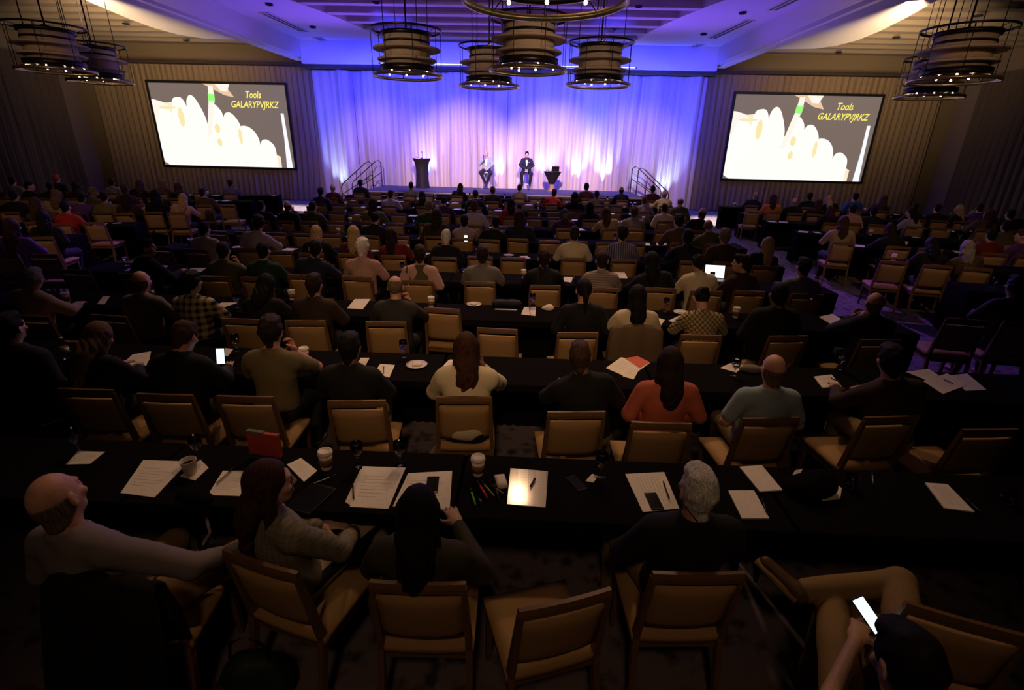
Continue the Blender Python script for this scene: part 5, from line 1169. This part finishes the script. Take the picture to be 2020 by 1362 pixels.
# cups, glasses and papers scattered on the further tables
r5 = random.Random(5)
for B, sg in ((CB, 0), (LB, -1), (RB, 1)):
    for k, e in enumerate(B.edges):
        if B is CB and k < 3: continue
        for i in range(6 if B is CB else 4):
            if B is CB: uc = -4.65+1.86*i
            else: uc = sg*((6.95*EF-.208*(e+TD/2))/.978+TL/2+i*1.86)
            x, y = B.xy(uc, e)
            if abs(x) > 16.5 or y > 22.3 or y < 4 or (x-CAMX)/max(.1, y) > 1.2 or (x-CAMX)/max(.1, y) < -1.2: continue
            where = 'on %s table along %s' % (ORD[i], rowname(B, k)) if B is CB else 'on %s table from aisle, %s' % (ORD[i], rowname(B, k))
            def spot_uv(du, dv): q = B.xy(uc+du, e+dv); return q
            slots = [-.75, -.45, -.15, .15, .45, .75]; r5.shuffle(slots)
            q = spot_uv(slots[0], .36+r5.uniform(-.06, .06)); put('goblet', q[0], q[1], 'water goblet '+where, 'glass', 'water goblets on the further tables')
            if r5.random() < .55: q = spot_uv(slots[1], .36); put('cup', q[0], q[1], 'lidded coffee cup '+where, 'cup', 'lidded coffee cups on the further tables')
            if r5.random() < .35: q = spot_uv(slots[2], .32); put('plate', q[0], q[1], 'white plate with napkin '+where, 'plate', 'plates on the further tables', r5.random()*6)
            for j in range(2):
                if r5.random() < .75:
                    q = spot_uv(slots[3+j], .24+r5.uniform(-.04, .06)); a = B.a+r5.uniform(-.35, .35); w, h = (.108, .14) if r5.random() < .6 else (.07, .108)
                    NPAP[0] += 1; b = MB(); b.slab([(-w, -h), (w, -h), (w, h), (-w, h)], 0, .003); o = b.build('handout', m_paper, None, (q[0], q[1], TZ+.0004), (0, 0, a))
                    tag(o, '%s white sheet %s' % (('first', 'second')[j], where), 'paper', 'handouts on the further tables')

# ------------------------------------------------------------------ on the stage
SP = P0(lean=.02, hip=.80, el=((-.27, .06, 1.03), (.27, .08, 1.03)), wr=((-.14, .26, .90), (.10, .22, 1.20)), hand=('relaxed', 'hold'), hd=(None, (-.3, .1, 1)), hn=(None, (-.5, -.8, 0)), kn=((-.22, .40, .70), (.22, .40, .70)), an=((-.06, .24, .34), (.06, .24, .34)))
SP2 = P0(lean=.05, hip=.80, el=((-.27, .10, 1.03), (.27, .10, 1.03)), wr=((-.05, .28, .86), (.05, .28, .86)), kn=((-.20, .42, .72), (.20, .42, .72)), an=((-.17, .30, .30), (.17, .26, .26)))
m_stool = mat('stool_white', (.72, .66, .58), .5)
def stool(x, y, label):
    root = empty('bar_stool', (x, y, SZ), 0, label, 'stool', 'white bar stools')
    b = MB(); b.lathe([(0, .66), (.17, .66), (.19, .675), (.19, .70), (.17, .715), (0, .715)], 28); b.build('stool_seat', m_stool, root)
    for k in range(4): a = PI/4+k*PI/2; b = MB(); b.tube([(.13*math.cos(a), .13*math.sin(a), .67), (.25*math.cos(a), .25*math.sin(a), 0)], .020, 8); b.build('leg', m_stool, root)
    b = MB(); P = [(.21*math.cos(PI/4+k*PI/2), .21*math.sin(PI/4+k*PI/2), .24) for k in range(4)]; b.tube(P, .014, 6, closed=True); b.build('foot_ring', m_stool, root)
def speaker(px, pose, pkey, **k):
    P = at_y(px, 290, 21.25*KS); x = P[0]; stool(x, 21.2*KS, 'white bar stool under the %s' % k.pop('who')); hz = build_pose(pose)['hc'][2]
    return person(pose, (x, 21.2*KS-.02, SZ), PI, pkey=pkey, fine=.010, group='speakers on stage', **k)
bd, J = speaker(960, SP, 'SP', who='bald speaker', hair='bald', hcol='grey', shirt=(.32, .38, .42), kind='jacket', label='bald speaker in light jacket on a white stool holding a microphone', skin='fair', trousers=(.02, .018, .03), shoes=(.05, .03, .02))
m_shirtw = mat('white_shirt', (.75, .72, .68), .8)
def shirt_front(J, bd, w, low):
    u = J['up']; g = .137; b = MB(); vs = [u(-w, g-.012, .44), u(w, g-.012, .44), u(w*.8, g+.004, .34), u(w*.35, g+.006, low), u(-w*.35, g+.006, low), u(-w*.8, g+.004, .34)]; n = len(vs); vs = vs+[q+np.array((0, -.02, 0)) for q in vs]
    b.add([tuple(q) for q in vs], [tuple(range(n)), tuple(range(n, 2*n))[::-1]]+[(i, n+i, n+(i+1) % n, (i+1) % n) for i in range(n)]); b.build('shirt_front', m_shirtw, bd)
shirt_front(J, bd, .06, .06)
b = MB(); b.tube([(0, 0, 0), (0, 0, .16)], .012, 8); b.lathe([(0, .15), (.022, .16), (.024, .185), (0, .205)], 12); tag(b.build('microphone', m_dark, None, (bd.location.x-.10, 21.2*KS-.32, SZ+1.20), (.3, 0, 0)), 'handheld microphone in the bald speaker\'s hand', 'microphone')
bd, J = speaker(1040, SP2, 'SP2', who='dark-haired speaker', hair='short', hcol='black', shirt=(.012, .014, .028), kind='jacket', label='dark-haired speaker in dark suit and white shirt on a white stool', skin='fair', trousers=(.012, .013, .024), shoes=(.01, .01, .01))
shirt_front(J, bd, .05, .20); u = J['up']; g = .137
b = MB(); q = u(-.10, g-.004, .34); b.box(tuple(q), (.05, .02, .02), 0, .004); b.build('pocket_square', m_shirtw, bd)
def drape_table(x, y, prof, label, name, catg):
    root = empty(name, (x, y, SZ), 0, label, catg); b = MB(); n = 48; vs = []; fs = []
    for r, z in prof:
        for i in range(n): a = 2*PI*i/n; q = r*(1+.05*math.cos(4*a)*(1-z)); vs.append((q*math.cos(a), q*math.sin(a), z))
    for k in range(len(prof)-1):
        for i in range(n): fs.append((k*n+i, k*n+(i+1) % n, k*n+n+(i+1) % n, k*n+n+i))
    b.add(vs, fs, 0, True); b.build('stretch_cover', mat('black_stretch_cloth', (.012, .008, .012), .7), root)
    b = MB(); zt = prof[-1][1]; b.lathe([(0, zt-.02), (prof[-1][0], zt-.02), (prof[-1][0], zt), (0, zt)], 40); b.build('table_top', mat('black_stretch_cloth', (.012, .008, .012), .7), root); return root
drape_table(-3.28*KS, 21.0*KS, [(.30, 0), (.275, .15), (.255, .4), (.25, .7), (.27, .9), (.32, 1.08), (.375, 1.16), (.385, 1.20)], 'tall black-covered highboy table used as a lectern on stage', 'highboy_table', 'table')
root = drape_table(1.86*KS, 20.9*KS, [(.10, .30), (.13, .36), (.24, .56), (.35, .76), (.385, .80)], 'small cocktail table with tied black cloth beside the speakers', 'cocktail_table', 'table')
b = MB(); b.lathe([(.19, 0), (.17, .05), (.12, .15), (.09, .30), (.07, .38)], 28); b.build('wooden_base', mat('tan_wood', (.30, .17, .10), .6), root)
for x, y, w, d, hh, rz, l in ((-3.28*KS-.14, 21*KS-.08, .2, .26, .012, .2, 'white papers stacked on the highboy table'), (-3.28*KS+.16, 21*KS-.05, .16, .2, .02, -.3, 'white notes beside the microphone on the highboy table')):
    b = MB(); b.box((0, 0, hh/2), (w, d, hh), 0, .002); tag(b.build('notes', m_paper, None, (x, y, SZ+1.20), (0, 0, rz)), l, 'paper', 'notes on stage')
put('tumbler', -3.28*KS-.22, 21*KS+.1, 'white cup on the highboy table', 'cup', 'paper cups', z=SZ+1.2)
root = empty('gooseneck_microphone', (-3.28*KS+.02, 21*KS+.05, SZ+1.20), 0, 'small black microphone standing on the highboy table', 'microphone'); b = MB(); b.lathe([(0, 0), (.06, 0), (.055, .02), (0, .025)], 20); b.build('microphone_base', m_dark, root); b = MB(); b.tube([(0, 0, .02), (0, 0, .16), (0, -.03, .23)], .008, 8); b.lathe([(0, -.02), (.018, -.01), (.02, .02), (0, .045)], 10, (0, -.035, .24)); b.build('microphone_neck', m_dark, root)
laptop((1.86*KS+.1, 20.9*KS, SZ+.80), PI+.1, 'dark laptop open on the cocktail table'); put('tumbler', 1.86*KS-.22, 20.9*KS-.1, 'white cup at the edge of the cocktail table', 'cup', 'paper cups', z=SZ+.80)
